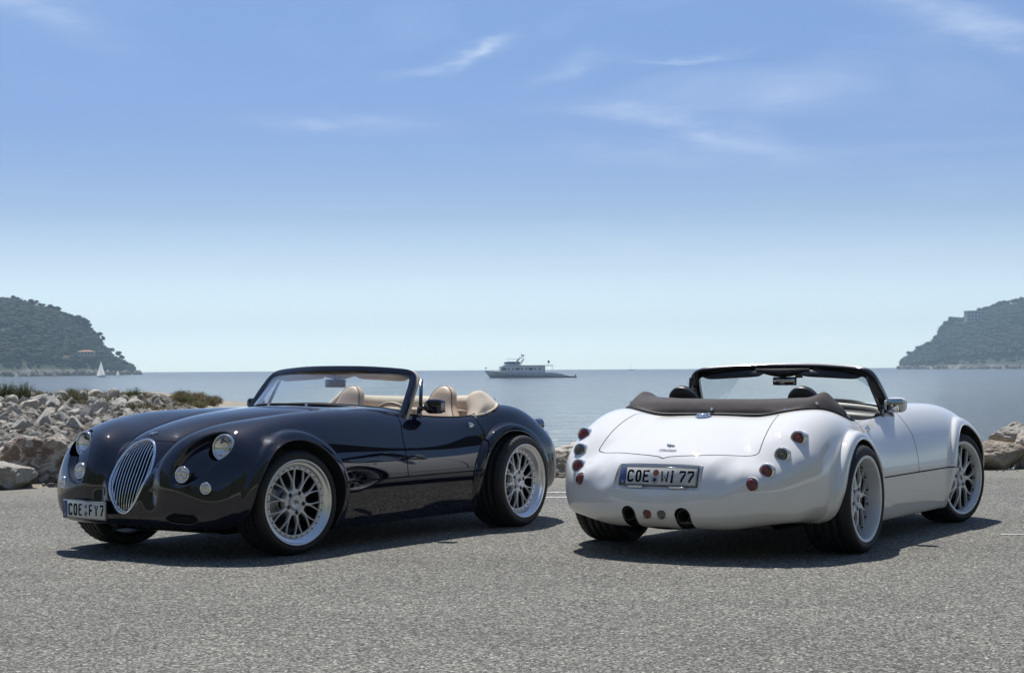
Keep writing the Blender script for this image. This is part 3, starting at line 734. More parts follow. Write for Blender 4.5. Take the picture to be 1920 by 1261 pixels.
# ---- lamps
def lamp_meshes(r, depth, kind):
    ring = B(); ring.lathe([(-.012, r + .002), (.004, r + .001), (.009, r - .002), (.010, r - .006), (.006, r - .010), (-.004, r - .011)], 40)
    shell = B(); shell.lathe([(-depth - .06, r + .002), (-.004, r + .002), (-.002, r - .002)], 32)
    if kind == 'clear':
        core = B(); core.lathe([(-.003, r - .008), (-.010, r * .84), (-.012, r * .80), (-.030, r * .62), (-.046, r * .34), (-.050, 0)], 40); core.ball((0, -.030, 0), (r * .17, .022, r * .17)); core.lathe([(-.020, r * .30), (-.014, r * .27), (-.020, r * .24)], 24); core.box((0, -.016, -r * .55), (r * .9, .003, r * .10)) if r > .06 else None
        ln = B(); ln.lathe([(.004, r - .009), (.009, r * .7), (.012, r * .35), (.0125, 0)], 32); return ring.mesh(), shell.mesh(), core.mesh(), ln.mesh()
    ln = B(); ln.lathe([(-.002, r - .009), (.010, r - .012), (.017, r * .55), (.019, r * .3), (.016, r * .28), (.016, 0)], 32)
    return ring.mesh(), shell.mesh(), None, ln.mesh()
LM = {'head': lamp_meshes(.083, .03, 'clear'), 'low': lamp_meshes(.052, .03, 'clear'), 'ind': lamp_meshes(.037, .02, 'clear'), 'tail': lamp_meshes(.046, .03, 'tail')}
def put_lamp(parent, name, key, p, d, lensmat, shellmat, ring=True, label=None):
    m = axis_m(p, d); r_, s_, c_, l_ = LM[key]; root = empty(name); root.parent = parent; root.matrix_local = m
    if label: root['label'] = label
    obj('lamp_shell', s_, None, root); set_mat(root.children[-1] if False else bpy.context.scene.objects[root.name], None)
    return root
def set_mat(o, m): pass
def mobj(name, me, m, parent, label=None):
    """an object that carries its own material even where the mesh is shared"""
    o = bpy.data.objects.new(name, me); COL.objects.link(o); o.parent = parent
    if len(me.materials) == 0: me.materials.append(m)
    o.material_slots[0].link = 'OBJECT'; o.material_slots[0].material = m
    if label: o['label'] = label
    return o
def put_lamp(parent, name, key, p, d, lensmat, shellmat, ring=True, label=None):
    r_, s_, c_, l_ = LM[key]; root = empty(name); root.parent = parent; root.matrix_local = axis_m(p, d)
    if label: root['label'] = label
    mobj('lamp_shell', s_, shellmat, root)
    if ring: mobj('chrome_ring', r_, M['chrome'], root)
    if c_ is not None: mobj('reflector', c_, M['reflector'], root)
    mobj('lens', l_, lensmat, root); return root

# ---- grille
def gx(y, z):
    p = surf((2.3, y, z), (-1, 0, 0)); return p.x
gp = [V3(gx(abs(a), c) + .002, a, c) for a, c in GRILLE]
b = B(); b.tube(gp, .0085, 10, closed=True, up=(1, 0, 0)); MESH['grille_surround'] = b.mesh()
b = B(); b.tube([V3(p.x - .012, p.y * .93, .50 + (p.z - .50) * .955) for p in gp], .006, 8, closed=True, up=(1, 0, 0)); MESH['grille_inner_ring'] = b.mesh()
SL = []
for k in range(11):
    s_ = -0.86 + 1.72 * k / 10; pts = []
    lim = .93 * math.sqrt(max(0, 1 - abs(s_) ** 2.4)) + .05
    for m in range(19):
        t = -1 + 2 * m / 18; z = .50 + (.215 if t > 0 else .225) * t * min(1, lim + .12)
        a = math.asin(max(-1, min(1, (z - .52) / (.20 if z > .52 else .245)))); wv = abs(gshape(a)[0])
        y = s_ * (.150 * .55 + wv * .45); 
        if abs(y) > wv * .97: continue
        pts.append(V3(gx(abs(y), z) - .010, y, z))
    if len(pts) > 4:
        b = B(); b.sweep(pts, rrect(.0030, .0085, .0014, 2), up=(1, 0, 0)); SL.append(b.mesh())
MESH['_slats'] = SL
b = B(); ctr = V3(1.70, 0, .5); rows = [[V3(p.x - .03, p.y * 1.12, .5 + (p.z - .5) * 1.1) for p in gp], [V3(p.x - .09, p.y * 1.12, .5 + (p.z - .5) * 1.1) for p in gp], [ctr] * len(gp)]
b.grid(rows, closed_v=True, smooth=False); MESH['grille_backing'] = b.mesh()
def intake(side):
    b = B(); pts = []
    for (a, c) in INTAKE:
        p = surf((2.3, a, c), (-1, 0, 0)); pts.append(V3(p.x - .004, a * side, c))
    b.tube(pts, .0055, 8, closed=True, up=(1, 0, 0)); rim_ = b.mesh(); b = B(); c0 = sum(pts, V3(0, 0, 0)) / len(pts)
    b.grid([[p + V3(-.012, 0, 0) for p in pts], [c0 + V3(-.014, 0, 0)] * len(pts)], closed_v=True, smooth=False)
    yy0, yy1 = sorted((pts[0].y, pts[20].y)); b2 = B()
    x0 = lambda y: surf((2.3, abs(y), .255), (-1, 0, 0)).x - .012
    for k in range(22):
        y = side * (.345 + .21 * k / 21)
        for sg in (-1, 1):
            b2.tube([V3(x0(abs(y)), y, .232), V3(x0(min(.57, max(.335, abs(y) + sg * .012))), side * min(.57, max(.335, abs(y) + sg * .02)), .284)], .0012, 4)
    return rim_, b.mesh(), b2.mesh()
MESH['in_rim_l'], MESH['in_back_l'], MESH['in_mesh_l'] = intake(1); MESH['in_rim_r'], MESH['in_back_r'], MESH['in_mesh_r'] = intake(-1)

# ---- plate recess, exhausts, plate lights
def plate_recess():
    b = B(); o = []; 
    for (a, c) in PLATE:
        if a < -.4: continue
        o.append((a, c))
    half = [p for p in o]; pts = half + [(-a, c) for a, c in half[::-1]]
    ang = sorted(pts, key=lambda p: math.atan2(p[1] - .5, p[0] * .25))
    outer = [surf((-2.5, abs(a), c), (1, 0, 0)) for a, c in ang]; outer = [V3(p.x, ang[i][0], p.z) for i, p in enumerate(outer)]
    inner = [V3(-2.103 - (.572 - c) * .30, a * .955, .4985 + (c - .4985) * .96) for a, c in ang]; cen = V3(-2.103 - .073 * .30, 0, .4985)
    b.grid([outer, [o_.lerp(i_, .15) + V3(.004, 0, 0) for o_, i_ in zip(outer, inner)], inner, [cen] * len(inner)], closed_v=True, smooth=False); return b.mesh()
MESH['plate_recess'] = plate_recess()
b = B(); Mx = Matrix.Rotation(PI / 2, 4, 'Z')
def pipe():
    b = B(); T = axis_m((-2.165, 0, .270), (-1, 0, -.02)); b.lathe([(-.35, .038), (.0, .039), (.004, .040), (.006, .038), (.003, .035), (-.25, .034)], 32, T); o = b.mesh()
    b = B(); b.lathe([(.002, .0352), (-.12, .034), (-.12, 0)], 24, T); return o, b.mesh()
MESH['pipe'], MESH['pipe_in'] = pipe()
b = B(); b.ball((-2.0, .0, .225), (.12, .25, .055), 20, 10); b.tube([V3(-2.0, .185, .26), V3(-1.9, .185, .25)], .045, 12); b.tube([V3(-2.0, -.185, .26), V3(-1.9, -.185, .25)], .045, 12); MESH['silencer'] = b.mesh()
b = B(); b.sweep([V3(-2.168, -.047, .437), V3(-2.171, -.044, .437), V3(-2.171, .044, .437), V3(-2.168, .047, .437)], rrect(.011, .0065, .003)); MESH['plate_light'] = b.mesh()

# ---- number plates
def stroke_font():
    G = {}
    G['C'] = [[(1, .80), (.92, .95), (.75, 1), (.30, 1), (.10, .93), (0, .78), (0, .22), (.10, .07), (.30, 0), (.75, 0), (.92, .05), (1, .2)]]
    G['O'] = [[(.5, 1), (.22, .98), (.04, .88), (0, .70), (0, .3), (.04, .12), (.22, .02), (.5, 0), (.78, .02), (.96, .12), (1, .3), (1, .7), (.96, .88), (.78, .98), (.5, 1)]]
    G['E'] = [[(1, 1), (0, 1), (0, 0), (1, 0)], [(0, .54), (.72, .54)]]
    G['F'] = [[(1, 1), (0, 1), (0, 0)], [(0, .50), (.85, .50)]]
    G['Y'] = [[(0, 1), (.5, .45), (1, 1)], [(.5, .45), (.5, 0)]]
    G['W'] = [[(0, 1), (.18, 0), (.5, .52), (.82, 0), (1, 1)]]
    G['I'] = [[(.5, 0), (.5, 1)], [(.1, 1), (.9, 1)], [(.1, 0), (.9, 0)]]
    G['7'] = [[(0, .84), (0, 1), (1, 1), (.92, .72), (.45, .28), (.30, 0)]]
    G['D'] = [[(0, 0), (0, 1), (.55, 1), (1, .72), (1, .28), (.55, 0), (0, 0)]]
    return G
GL = stroke_font()
def lettering(items, h, sw):
    b = B()
    for ch, x0, x1, z0 in items:
        for st in GL[ch]:
            b.tube([V3(x0 + sw / 2 + (x1 - x0 - sw) * u, 0, z0 + sw / 2 + (h - sw) * v) for u, v in st], sw / 2, 6, up=(0, 1, 0), flat=.22 if False else 1.0)
    me = b.mesh()
    for v in me.vertices: v.co.y *= .22
    me.update(); return me
def build_plate(parent, Mt, W_, spec, seals, name='number_plate', label=None):
    """local x to the reader's right, local y away from the car is -y"""
    root = empty(name); root.parent = parent; root.matrix_local = Mt
    if label: root['label'] = label
    b = B(); b.sweep([V3(-W_ / 2, .0, 0), V3(W_ / 2, 0, 0)], rrect(.004, .0565, .003), up=(0, 0, 1)); b = B(); b.box((0, .004, 0), (W_ + .012, .006, .121), bevel=.002); mobj('plate_frame', b.mesh(), M['gloss_black'], root)
    b = B(); b.box((0, 0, 0), (W_, .003, .110), bevel=.001); mobj('plate_panel', b.mesh(), M['plate_white'], root)
    b = B(); b.box((-W_ / 2 + .023, -.0015, 0), (.040, .002, .104), bevel=.0008); mobj('country_band', b.mesh(), M['plate_blue'], root)
    b = B()
    for s_ in (-1, 1): b.tube([V3(-W_ / 2 + .003, -.002, s_ * .0525), V3(W_ / 2 - .003, -.002, s_ * .0525)], .0012, 5); b.tube([V3(s_ * (W_ / 2 - .003), -.002, -.0525), V3(s_ * (W_ / 2 - .003), -.002, .0525)], .0012, 5)
    mobj('plate_border', b.mesh(), M['plate_ink'], root)
    b = B()
    for k in range(12):
        a = 2 * PI * k / 12; b.ball((-W_ / 2 + .023 + .011 * math.cos(a), -.0028, .022 + .011 * math.sin(a)), (.0014, .0006, .0014), 5, 4)
    mobj('star_ring', b.mesh(), M['seal_grey'], root)['kind'] = 'stuff'
    d = lettering([('D', -W_ / 2 + .016, -W_ / 2 + .030, -.044)], .018, .003); o = mobj('country_letter', d, M['plate_white'], root); o.location = (0, -.0028, 0)
    for ch, a, c in spec:
        me = lettering([(ch, -W_ / 2 + a * W_, -W_ / 2 + c * W_, -.0385)], .077, .0120 if ch == 'W' else .0140); o = mobj('letter', me, M['plate_ink'], root); o.location = (0, -.0018, 0)
    for (cx, cz, r, mt, inner) in seals:
        b = B(); b.lathe([(.0, r), (.0012, r - .001), (.0014, 0)], 6 if mt == 'seal_blue' else 24, Matrix.Translation((-W_ / 2 + cx * W_, -.0015, cz)) @ Matrix.Rotation(PI, 4, 'Z'), smooth=False); mobj('seal', b.mesh(), M[mt], root)
        if inner:
            b = B(); b.lathe([(.0, r * .5), (.0012, r * .45), (.0014, 0)], 8, Matrix.Translation((-W_ / 2 + cx * W_, -.0029, cz)) @ Matrix.Rotation(PI, 4, 'Z'), smooth=False); mobj('seal_crest', b.mesh(), M['seal_orange' if mt == 'x' else 'darkmetal'], root)
    return root

# ---- cockpit
def cock_rows():
    pts = [p for p in COCKPIT if p[1] >= 0]; pts = [(.075, 0)] + pts[0:] ; return pts
ck = catmull([(a, c, 0) for a, c in [(.075, 0), (.06, .30), (.0, .55), (-.06, .655), (-.12, .695), (-.35, .714), (-.70, .728), (-.86, .722), (-.98, .68), (-1.15, .60), (-1.22, .50), (-1.24, .3), (-1.24, 0)]], 3)
def body_top(x, y):
    p = surf((x, y, 1.3), (0, 0, -1)); return p.z if p is not None else .8
ckz = [V3(p.x, p.y, body_top(p.x, p.y)) for p in ck]; ring = ckz + [V3(p.x, -p.y, p.z) for p in ckz[-2:0:-1]]
b = B(); b.tube([p + V3(0, 0, -.002) for p in ring], .0075, 8, closed=True); MESH['cockpit_seal'] = b.mesh()
b = B(); inn = []
for p in ring:
    n_ = V3(p.x + .55, p.y, 0); n_.normalize(); inn.append(n_)
b.grid([[p + V3(0, 0, -.004) for p in ring], [p - n_ * .03 + V3(0, 0, -.012) for p, n_ in zip(ring, inn)], [p - n_ * .055 + V3(0, 0, -.05) for p, n_ in zip(ring, inn)], [V3(p.x * 1, p.y * .86, .45) - n_ * .03 for p, n_ in zip(ring, inn)], [V3(p.x, p.y * .8, .28) for p in ring], [V3(-.55, 0, .27)] * len(ring)], closed_v=True); MESH['cockpit_tub'] = b.mesh()
b = B(); rows = []
for k in range(-10, 11):
    u = k / 10; y = .64 * u; x0 = .04 - .09 * abs(u) ** 3; h_ = .835 + .03 * math.cos(u * PI / 2)
    rows.append([V3(x0 + .03, y, h_ - .02), V3(x0 - .03, y, h_), V3(x0 - .10, y, h_ - .005), V3(x0 - .15, y, h_ - .03), V3(x0 - .165, y, h_ - .09), V3(x0 - .12, y, h_ - .2), V3(x0 + .02, y, h_ - .25)])
b.grid(rows); MESH['dashboard'] = b.mesh()
Tm = axis_m((-.345, .42, .745), (-.93, 0, .36)); b = B(); r0 = .178
b.lathe([(.014 * math.sin(a), r0 + .014 * math.cos(a)) for a in np.linspace(0, 2 * PI, 10, endpoint=False)], 40, Tm, closed_prof=True)
for a in (PI / 2, -PI / 2, PI): b.tube([Tm @ V3(.03 * math.sin(a), -.015, .03 * math.cos(a)), Tm @ V3(r0 * math.sin(a), 0, r0 * math.cos(a))], .011, 6)
b.lathe([(-.05, .04), (.0, .055), (.015, .045), (.02, 0)], 24, Tm); b.tube([Tm @ V3(0, -.04, 0), V3(-.05, .42, .66)], .03, 8); MESH['steering_wheel'] = b.mesh()
def seat(y0):
    b = B(); rows = []
    prof = [(.42, .235, .085, -.66), (.55, .245, .085, -.70), (.68, .24, .08, -.76), (.77, .215, .075, -.805), (.83, .165, .068, -.84), (.88, .128, .062, -.872), (.92, .112, .060, -.892), (.955, .101, .058, -.908), (.985, .083, .053, -.92), (1.005, .061, .044, -.927), (1.019, .034, .030, -.931), (1.026, .010, .012, -.932)]
    sp_ = [Spl([(q[0], q[i]) for q in prof]) for i in (1, 2, 3)]
    zs = list(np.linspace(.42, .95, 22)) + list(np.linspace(.965, 1.0255, 12))
    for z in zs:
        a, c, x = [float(f(z)) for f in sp_]; rows.append([V3(x + c * (abs(math.cos(t)) ** .7) * math.copysign(1, math.cos(t)), y0 + a * (abs(math.sin(t)) ** .75) * math.copysign(1, math.sin(t)), z) for t in np.linspace(0, 2 * PI, 28, endpoint=False)])
    b.grid(rows, closed_v=True); b.F.append(tuple(range((len(rows) - 1) * 28, len(rows) * 28))); b.S.append(True); b.M.append(0); back = b.mesh()
    b = B(); b.box((-.46, y0, .40), (.50, .46, .15), bevel=.05); b.box((-.46, y0 + .2, .44), (.46, .07, .10), bevel=.03); b.box((-.46, y0 - .2, .44), (.46, .07, .10), bevel=.03); cus = b.mesh()
    b = B(); pts = []
    for s_ in (1, -1):
        col = []
        for z in zs[2:]:
            a, c, x = [float(f(z)) for f in sp_]; col.append(V3(x + c * .55, y0 + s_ * a * .93, z))
        pts += col if s_ == 1 else col[::-1]
    b.tube(pts, .0045, 6); pts2 = [p + V3(-.075, 0, 0) for p in pts]
    return back, cus, b.mesh()
MESH['seat_l'] = seat(.43); MESH['seat_r'] = seat(-.43)
b = B(); b.sweep([V3(-1.02, -.60, .80), V3(-1.0, -.3, .815), V3(-1.0, .3, .815), V3(-1.02, .60, .80)], rrect(.07, .05, .03)); MESH['rear_shelf'] = b.mesh()

# ---- folded soft top under its cover
def hug(x, y, dz=.006): return V3(x, y, body_top(x, y) + dz)
CS = [  # stations, centre line to door end: lower edge, mid, ridge back, ridge front, inner, inner low
    [hug(-1.385, 0), V3(-1.362, 0, .893), V3(-1.30, 0, .938), V3(-1.18, 0, .946), V3(-1.06, 0, .925), V3(-1.03, 0, .80)],
    [hug(-1.385, .18), V3(-1.362, .18, .893), V3(-1.30, .18, .938), V3(-1.18, .18, .946), V3(-1.06, .18, .926), V3(-1.03, .18, .80)],
    [hug(-1.385, .36), V3(-1.360, .36, .890), V3(-1.30, .36, .936), V3(-1.17, .36, .948), V3(-1.06, .36, .930), V3(-1.03, .36, .80)],
    [hug(-1.375, .50), V3(-1.352, .495, .885), V3(-1.285, .48, .935), V3(-1.15, .47, .952), V3(-1.04, .46, .935), V3(-1.02, .45, .80)],
    [hug(-1.315, .60), V3(-1.290, .60, .915), V3(-1.235, .585, .946), V3(-1.12, .57, .960), V3(-1.01, .55, .938), V3(-1.0, .54, .80)],
    [hug(-1.22, .690), V3(-1.195, .680, .918), V3(-1.135, .662, .962), V3(-1.065, .642, .992), V3(-.985, .60, .952), V3(-.97, .58, .80)],
    [hug(-1.12, .742), V3(-1.095, .730, .892), V3(-1.06, .712, .922), V3(-1.015, .690, .938), V3(-.955, .64, .920), V3(-.94, .61, .79)],
    [hug(-1.00, .758), V3(-.985, .750, .842), V3(-.97, .738, .872), V3(-.955, .710, .888), V3(-.92, .67, .870), V3(-.90, .64, .77)],
    [hug(-.88, .752), V3(-.88, .748, .800), V3(-.88, .740, .815), V3(-.88, .722, .822), V3(-.87, .695, .81), V3(-.86, .67, .76)],
    [hug(-.825, .742, .004), V3(-.825, .740, .785), V3(-.826, .732, .792), V3(-.828, .722, .794), V3(-.83, .70, .785), V3(-.83, .68, .75)]]
fine = []
cols = [catmull([CS[i][j] for i in range(len(CS))], 5) for j in range(6)]
for i in range(len(cols[0])): fine.append(catmull([cols[j][i] for j in range(6)], 4))
def wrinkle(p, k, n_):
    u = p.x * 6 + p.y * 9; a = .0035 * mnoise.noise(Vector((p.x * 9, p.y * 7, p.z * 16))) + .002 * mnoise.noise(Vector((p.x * 24, p.y * 22, p.z * 20)))
    return p + V3(-.7, .3 if p.y > 0 else -.3, .7).normalized() * (a * min(1, k / 3))
rowsL = [[wrinkle(p, k, None) for k, p in enumerate(r)] for r in fine]
rowsR = [[wrinkle(V3(p.x, -p.y, p.z), k, None) for k, p in enumerate(r)] for r in fine[::-1]][:-1]
b = B(); b.grid(rowsR + rowsL); MESH['cover_fabric'] = b.mesh()
edge = [r[0] for r in rowsR + rowsL]; b = B(); b.tube([p + V3(0, 0, .002) for p in edge], .008, 8); MESH['cover_piping'] = b.mesh()
seamp = [r[0] + V3(-.006, 0, 0) for r in rowsR + rowsL]
b = B(); b.sweep([p + V3(-.011, 0, -.004) for p in edge[12:-12]], rrect(.010, .005, .002), up=(0, 0, 1)); MESH['cover_rubber'] = b.mesh()
MESH['snap'] = (lambda b: (b.lathe([(0, .011), (.006, .0105), (.010, .006), (.012, 0)], 16), b.mesh())[1])(B())
b = B(); b.lathe([(-.02, .050), (.004, .050), (.008, .046), (.010, .036), (.018, .034), (.022, .030), (.024, 0)], 36)
for k in range(8):
    a = 2 * PI * k / 8; b.ball((.038 * math.sin(a), .012, .038 * math.cos(a)), (.009, .008, .009), 8, 5)
MESH['filler'] = b.mesh()
b = B(); b.lathe([(-.01, .020), (.006, .020), (.012, .016), (.014, 0)], 20); b.sweep([V3(-.004, .012, -.028), V3(0, .016, 0), V3(.004, .012, .028)], rrect(.007, .005, .003), up=(0, 1, 0)); MESH['handle'] = b.mesh()
def gecko(sc):
    b = B()
    for pts in ([(-.5, -.42), (-.22, -.30), (-.05, -.12), (.05, .10), (.28, .22), (.42, .42), (.30, .56)], [(-.05, -.1), (-.30, -.02)], [(.0, -.1), (.24, -.2), (.34, -.36)], [(.2, .2), (.02, .36), (-.05, .50)], [(.28, .22), (.50, .14)]):
        b.tube([V3(a * sc, .004, c * sc) for a, c in pts], .0045 if len(pts) > 4 else .0028, 6, up=(0, 1, 0))
    return b.mesh()
MESH['gecko'] = gecko(.042)
def script():
    cu = bpy.data.curves.new('script', 'FONT'); cu.body = 'Wiesmann'; cu.size = .027; cu.shear = .35; cu.extrude = .0012; cu.align_x = 'CENTER'; cu.resolution_u = 3
    o = bpy.data.objects.new('script', cu); COL.objects.link(o); dg = bpy.context.evaluated_depsgraph_get(); me = bpy.data.meshes.new_from_object(o.evaluated_get(dg)); bpy.data.objects.remove(o); bpy.data.curves.remove(cu)
    for v in me.vertices: v.co = Vector((v.co.x, -v.co.z, v.co.y))
    me.update(); b = B(); b.tube([V3(-.058, -.001, -.005), V3(.058, -.001, -.005)], .0009, 5)
    bm = bmesh.new(); bm.from_mesh(me); bm.from_mesh(b.mesh()); bm.to_mesh(me); bm.free(); return me
MESH['script'] = script()

def build_car(kind, loc, rz, label, steer):
    black = kind == 'black'
    PNT = M['paint_black'] if black else M['paint_white']; LEA = M['cream'] if black else M['black_leather']; CL = M['cream_cloth'] if black else M['brown_cloth']; PIP = M['cream_piping'] if black else M['black_piping']
    FRM = PNT if black else M['satin_black']
    car = empty('roadster_car', loc, rz); tag(car, label, 'car', 'open roadsters parked on the seaside asphalt')
    def P(name, key, m, parent=None, label=None): return mobj(name, MESH[key] if isinstance(key, str) else key, m, parent or car, label)
    body = P('body', 'body', PNT); P('bonnet', 'bonnet', PNT); lid = P('boot_lid', 'boot_lid', PNT); P('panel_gap_seal', 'panel_gap_seal', M['seam']); P('floor_pan', 'floor_pan', M['liner'])
    for s_, k in ((1, 'l'), (-1, 'r')):
        door = P('door', 'door_' + k, PNT); P('sill_panel', 'sill_panel_' + k, PNT)
        for w_ in ('front', 'rear'):
            if 'lip_%s_%s' % (w_, k) not in MESH:
                MESH['lip_%s_%s' % (w_, k)] = MESH['lip_' + w_] if s_ == 1 else mirror_y(MESH['lip_' + w_]); MESH['well_%s_%s' % (w_, k)] = MESH['well_' + w_] if s_ == 1 else mirror_y(MESH['well_' + w_])
            P('arch_lip', 'lip_%s_%s' % (w_, k), PNT); P('wheel_well', 'well_%s_%s' % (w_, k), M['liner'])
        p = surf((-.727, 1.1, .748), (0, -1, 0)); n_ = nrm_at(p)
        h = mobj('handle', MESH['handle'], M['chrome'], door); h.matrix_local = axis_m((p.x, p.y * s_, p.z), (n_.x, n_.y * s_, n_.z), math.radians(60 * s_))
        P('window_bar', 'window_bar_' + k, M['gloss_black']); P('quarter_pane', 'quarter_pane_' + k, M['glass']); P('sun_visor', 'sun_visor_' + k, LEA)
        dm = P('door_mirror', 'dm_shell_' + k, FRM if black else M['paint_white']); mobj('mirror_glass', MESH['dm_glass_' + k], M['mirror'], dm); mobj('mirror_arm', MESH['dm_arm_' + k], M['gloss_black'], dm)
        if not black: mobj('mirror_cap', MESH['dm_glass_' + k], M['chrome'], dm) if False else None
        back, cus, pp = MESH['seat_' + k]; st = empty('seat'); st.parent = car; mobj('backrest', back, LEA, st); mobj('cushion', cus, LEA, st); mobj('piping', pp, PIP, st)
        put_lamp(car, 'headlight', 'head', (1.622, .606 * s_, .680), (1, .10 * s_, .12), M['lens'], PNT); put_lamp(car, 'fog_lamp', 'low', (1.808, .441 * s_, .521), (1, .12 * s_, .10), M['lens'], PNT); put_lamp(car, 'indicator', 'ind', (1.790, .617 * s_, .444), (1, .28 * s_, .05), M['lens'], M['seam'])
        for i, (q, m_) in enumerate((((-1.735, .733, .724), 'red_lens'), ((-1.872, .686, .629), 'grey_lens'), ((-1.984, .636, .536), 'red_lens'))):
            put_lamp(car, 'tail_lamp', 'tail', (q[0], q[1] * s_, q[2]), (-1, .08 * s_, .05), M[m_], PNT, label='smoked grey round tail lamp' if i == 1 else None)
        p = surf((-2.5, .572, .459), (1, 0, 0)); put_lamp(car, 'rear_reflector', 'tail', (p.x + .006, .572 * s_, .459), (-1, .05 * s_, 0), M['red_lens'], PNT, ring=False)
        p = surf((-2.5, .047, .281), (1, 0, 0)); put_lamp(car, 'rear_fog_lamp' if s_ == 1 else 'reversing_lamp', 'ind', (p.x + .004, .047 * s_, .281), (-1, 0, 0), M['red_lens'] if s_ == 1 else M['grey_lens'], PNT, ring=False)
        ir = P('bumper_intake', 'in_rim_' + k, PNT); mobj('intake_backing', MESH['in_back_' + k], M['seam'], ir); mobj('intake_mesh', MESH['in_mesh_' + k], M['mesh_metal'], ir)['kind'] = 'stuff'
        ep = mobj('exhaust_pipe', MESH['pipe'], M['exhaust'], car); ep.location = (0, .182 * s_, 0); mobj('pipe_bore', MESH['pipe_in'], M['bore_black'], ep)
        mobj('plate_light', MESH['plate_light'], M['chrome'], car).location = (0, .139 * s_, 0)
        nz = mobj('washer_nozzle', MESH['snap'], M['chrome'], car); pz = hug(.335, .17, 0); nz.matrix_local = axis_m((pz.x, pz.y * s_, pz.z), (0, .01, 1))
    P('silencer', 'silencer', M['exhaust'])
    P('windscreen_frame', 'windscreen_frame', FRM); P('header_trim', 'header_trim', M['cream'] if black else M['gloss_black']); P('header_console', 'header_console', M['cream'] if black else M['black_leather']); P('windscreen_glass', 'windscreen_glass', M['glass']); P('windscreen_seal', 'windscreen_seal', M['seam'])
    rm = P('rear_view_mirror', 'mirror_shell', M['gloss_black']); mobj('mirror_glass', MESH['mirror_face'], M['mirror'], rm); mobj('mirror_stem', MESH['mirror_stem'], M['gloss_black'], rm)
    if not black: P('windscreen_sticker', 'paper_sticker', mat('sticker_paper', (.35, .26, .14), .7))
    P('cockpit_tub', 'cockpit_tub', M['cream'] if black else M['black_leather']); P('cockpit_seal', 'cockpit_seal', M['seam']); P('dashboard', 'dashboard', M['black_leather'])
    P('steering_wheel', 'steering_wheel', M['cream'] if black else M['black_leather']); P('rear_shelf', 'rear_shelf', M['cream'] if black else M['black_leather'])
    cv_ = P('soft_top_cover', 'cover_fabric', CL); mobj('cover_piping', MESH['cover_piping'], M['cream_cloth'] if black else M['black_piping'], cv_); mobj('cover_rubber', MESH['cover_rubber'], M['seam'], cv_)
    n = len(rowsL)
    for (i, k) in ((0, 3), (15, 3), (23, 4), (36, 3), (43, 2)):
        for s_ in (1, -1):
            if i == 0 and s_ == -1: continue
            p = rowsL[i][k]; q = rowsL[i][k + 2] - rowsL[i][k - 1]; nn = V3(-q.z, 0, q.x) if i < 20 else V3(-.45, .75, .5)
            if nn.x > 0: nn = -nn
            sn = mobj('snap_button', MESH['snap'], M['chrome'], cv_); nn.normalize(); sn.matrix_local = axis_m((p.x + nn.x * .004, (p.y + nn.y * .004) * s_, p.z + nn.z * .004), (nn.x, nn.y * s_, nn.z))
    f = mobj('fuel_filler_cap', MESH['filler'], M['chrome'], car); p = hug(-1.50, 0, .002); f.matrix_local = axis_m(p, nrm_at(p) + V3(0, .0001, 0))
    P('grille_surround', 'grille_surround', M['chrome']); P('grille_inner_ring', 'grille_inner_ring', M['chrome']); P('grille_backing', 'grille_backing', M['liner'])
    for me in MESH['_slats']: mobj('grille_slat', me, M['chrome'], car)
    P('plate_recess', 'plate_recess', PNT)
    p = surf((1.605, .0, 1.2), (0, 0, -1)); g = mobj('bonnet_emblem', MESH['gecko'], M['chrome'], car); g.matrix_local = axis_m(p, nrm_at(p) + V3(0, .0001, 0), math.radians(60))
    p = surf((-1.962, .0, 1.2), (0, 0, -1)); g = mobj('boot_emblem', MESH['gecko'], M['chrome'], lid); g.matrix_local = axis_m(p, nrm_at(p) + V3(0, .0001, 0), math.radians(35))
    p = surf((-2.012, .0, 1.2), (0, 0, -1)); n_ = nrm_at(p); g = mobj('boot_script', MESH['script'], M['chrome'], lid)
    xx = V3(0, -1, 0); yy = -n_; zz = xx.cross(yy); p = p + n_ * .003
    g.matrix_local = Matrix(((xx.x, yy.x, zz.x, p.x), (xx.y, yy.y, zz.y, p.y), (xx.z, yy.z, zz.z, p.z), (0, 0, 0, 1)))
    # rear plate (reader looks towards +x of the car)
    if black: rspec = [('C', .096, .185), ('O', .200, .285), ('E', .30, .385), ('F', .56, .65), ('Y', .68, .78), ('7', .81, .90)]
    else: rspec = [('C', .098, .187), ('O', .207, .283), ('E', .302, .400), ('W', .536, .640), ('I', .652, .716), ('7', .768, .862), ('7', .872, .968)]
    sl = math.atan(.30); zz = V3(-math.sin(sl) * -1, 0, math.cos(sl)); xx = V3(0, -1, 0); yy = V3(1, 0, 0).cross(V3(0, 0, 0)); yy = zz.cross(xx); c = V3(-2.103 - .073 * .30 - .012, 0, .4985)
    build_plate(car, Matrix(((xx.x, yy.x, zz.x, c.x), (xx.y, yy.y, zz.y, c.y), (xx.z, yy.z, zz.z, c.z), (0, 0, 0, 1))), .515, rspec, [(.470, .022, .020, 'seal_orange' if not black else 'seal_blue', False), (.462, -.022, .024, 'seal_grey', True)], label='white number plate reading COE WI 77' if not black else 'rear number plate reading COE FY 7')
    # front plate, offset to the driver's right
    fs = [('C', .127, .225), ('O', .250, .342), ('E', .367, .464), ('F', .614, .708), ('Y', .735, .835), ('7', .869, .963)] if black else [('C', .11, .20), ('O', .22, .31), ('E', .33, .42), ('W', .53, .64), ('I', .66, .72), ('7', .76, .85), ('7', .87, .96)]
    xx = V3(.10, 1, 0).normalized(); zz = V3(0, 0, 1); yy = zz.cross(xx); c = V3(1.905, -.303, .287)
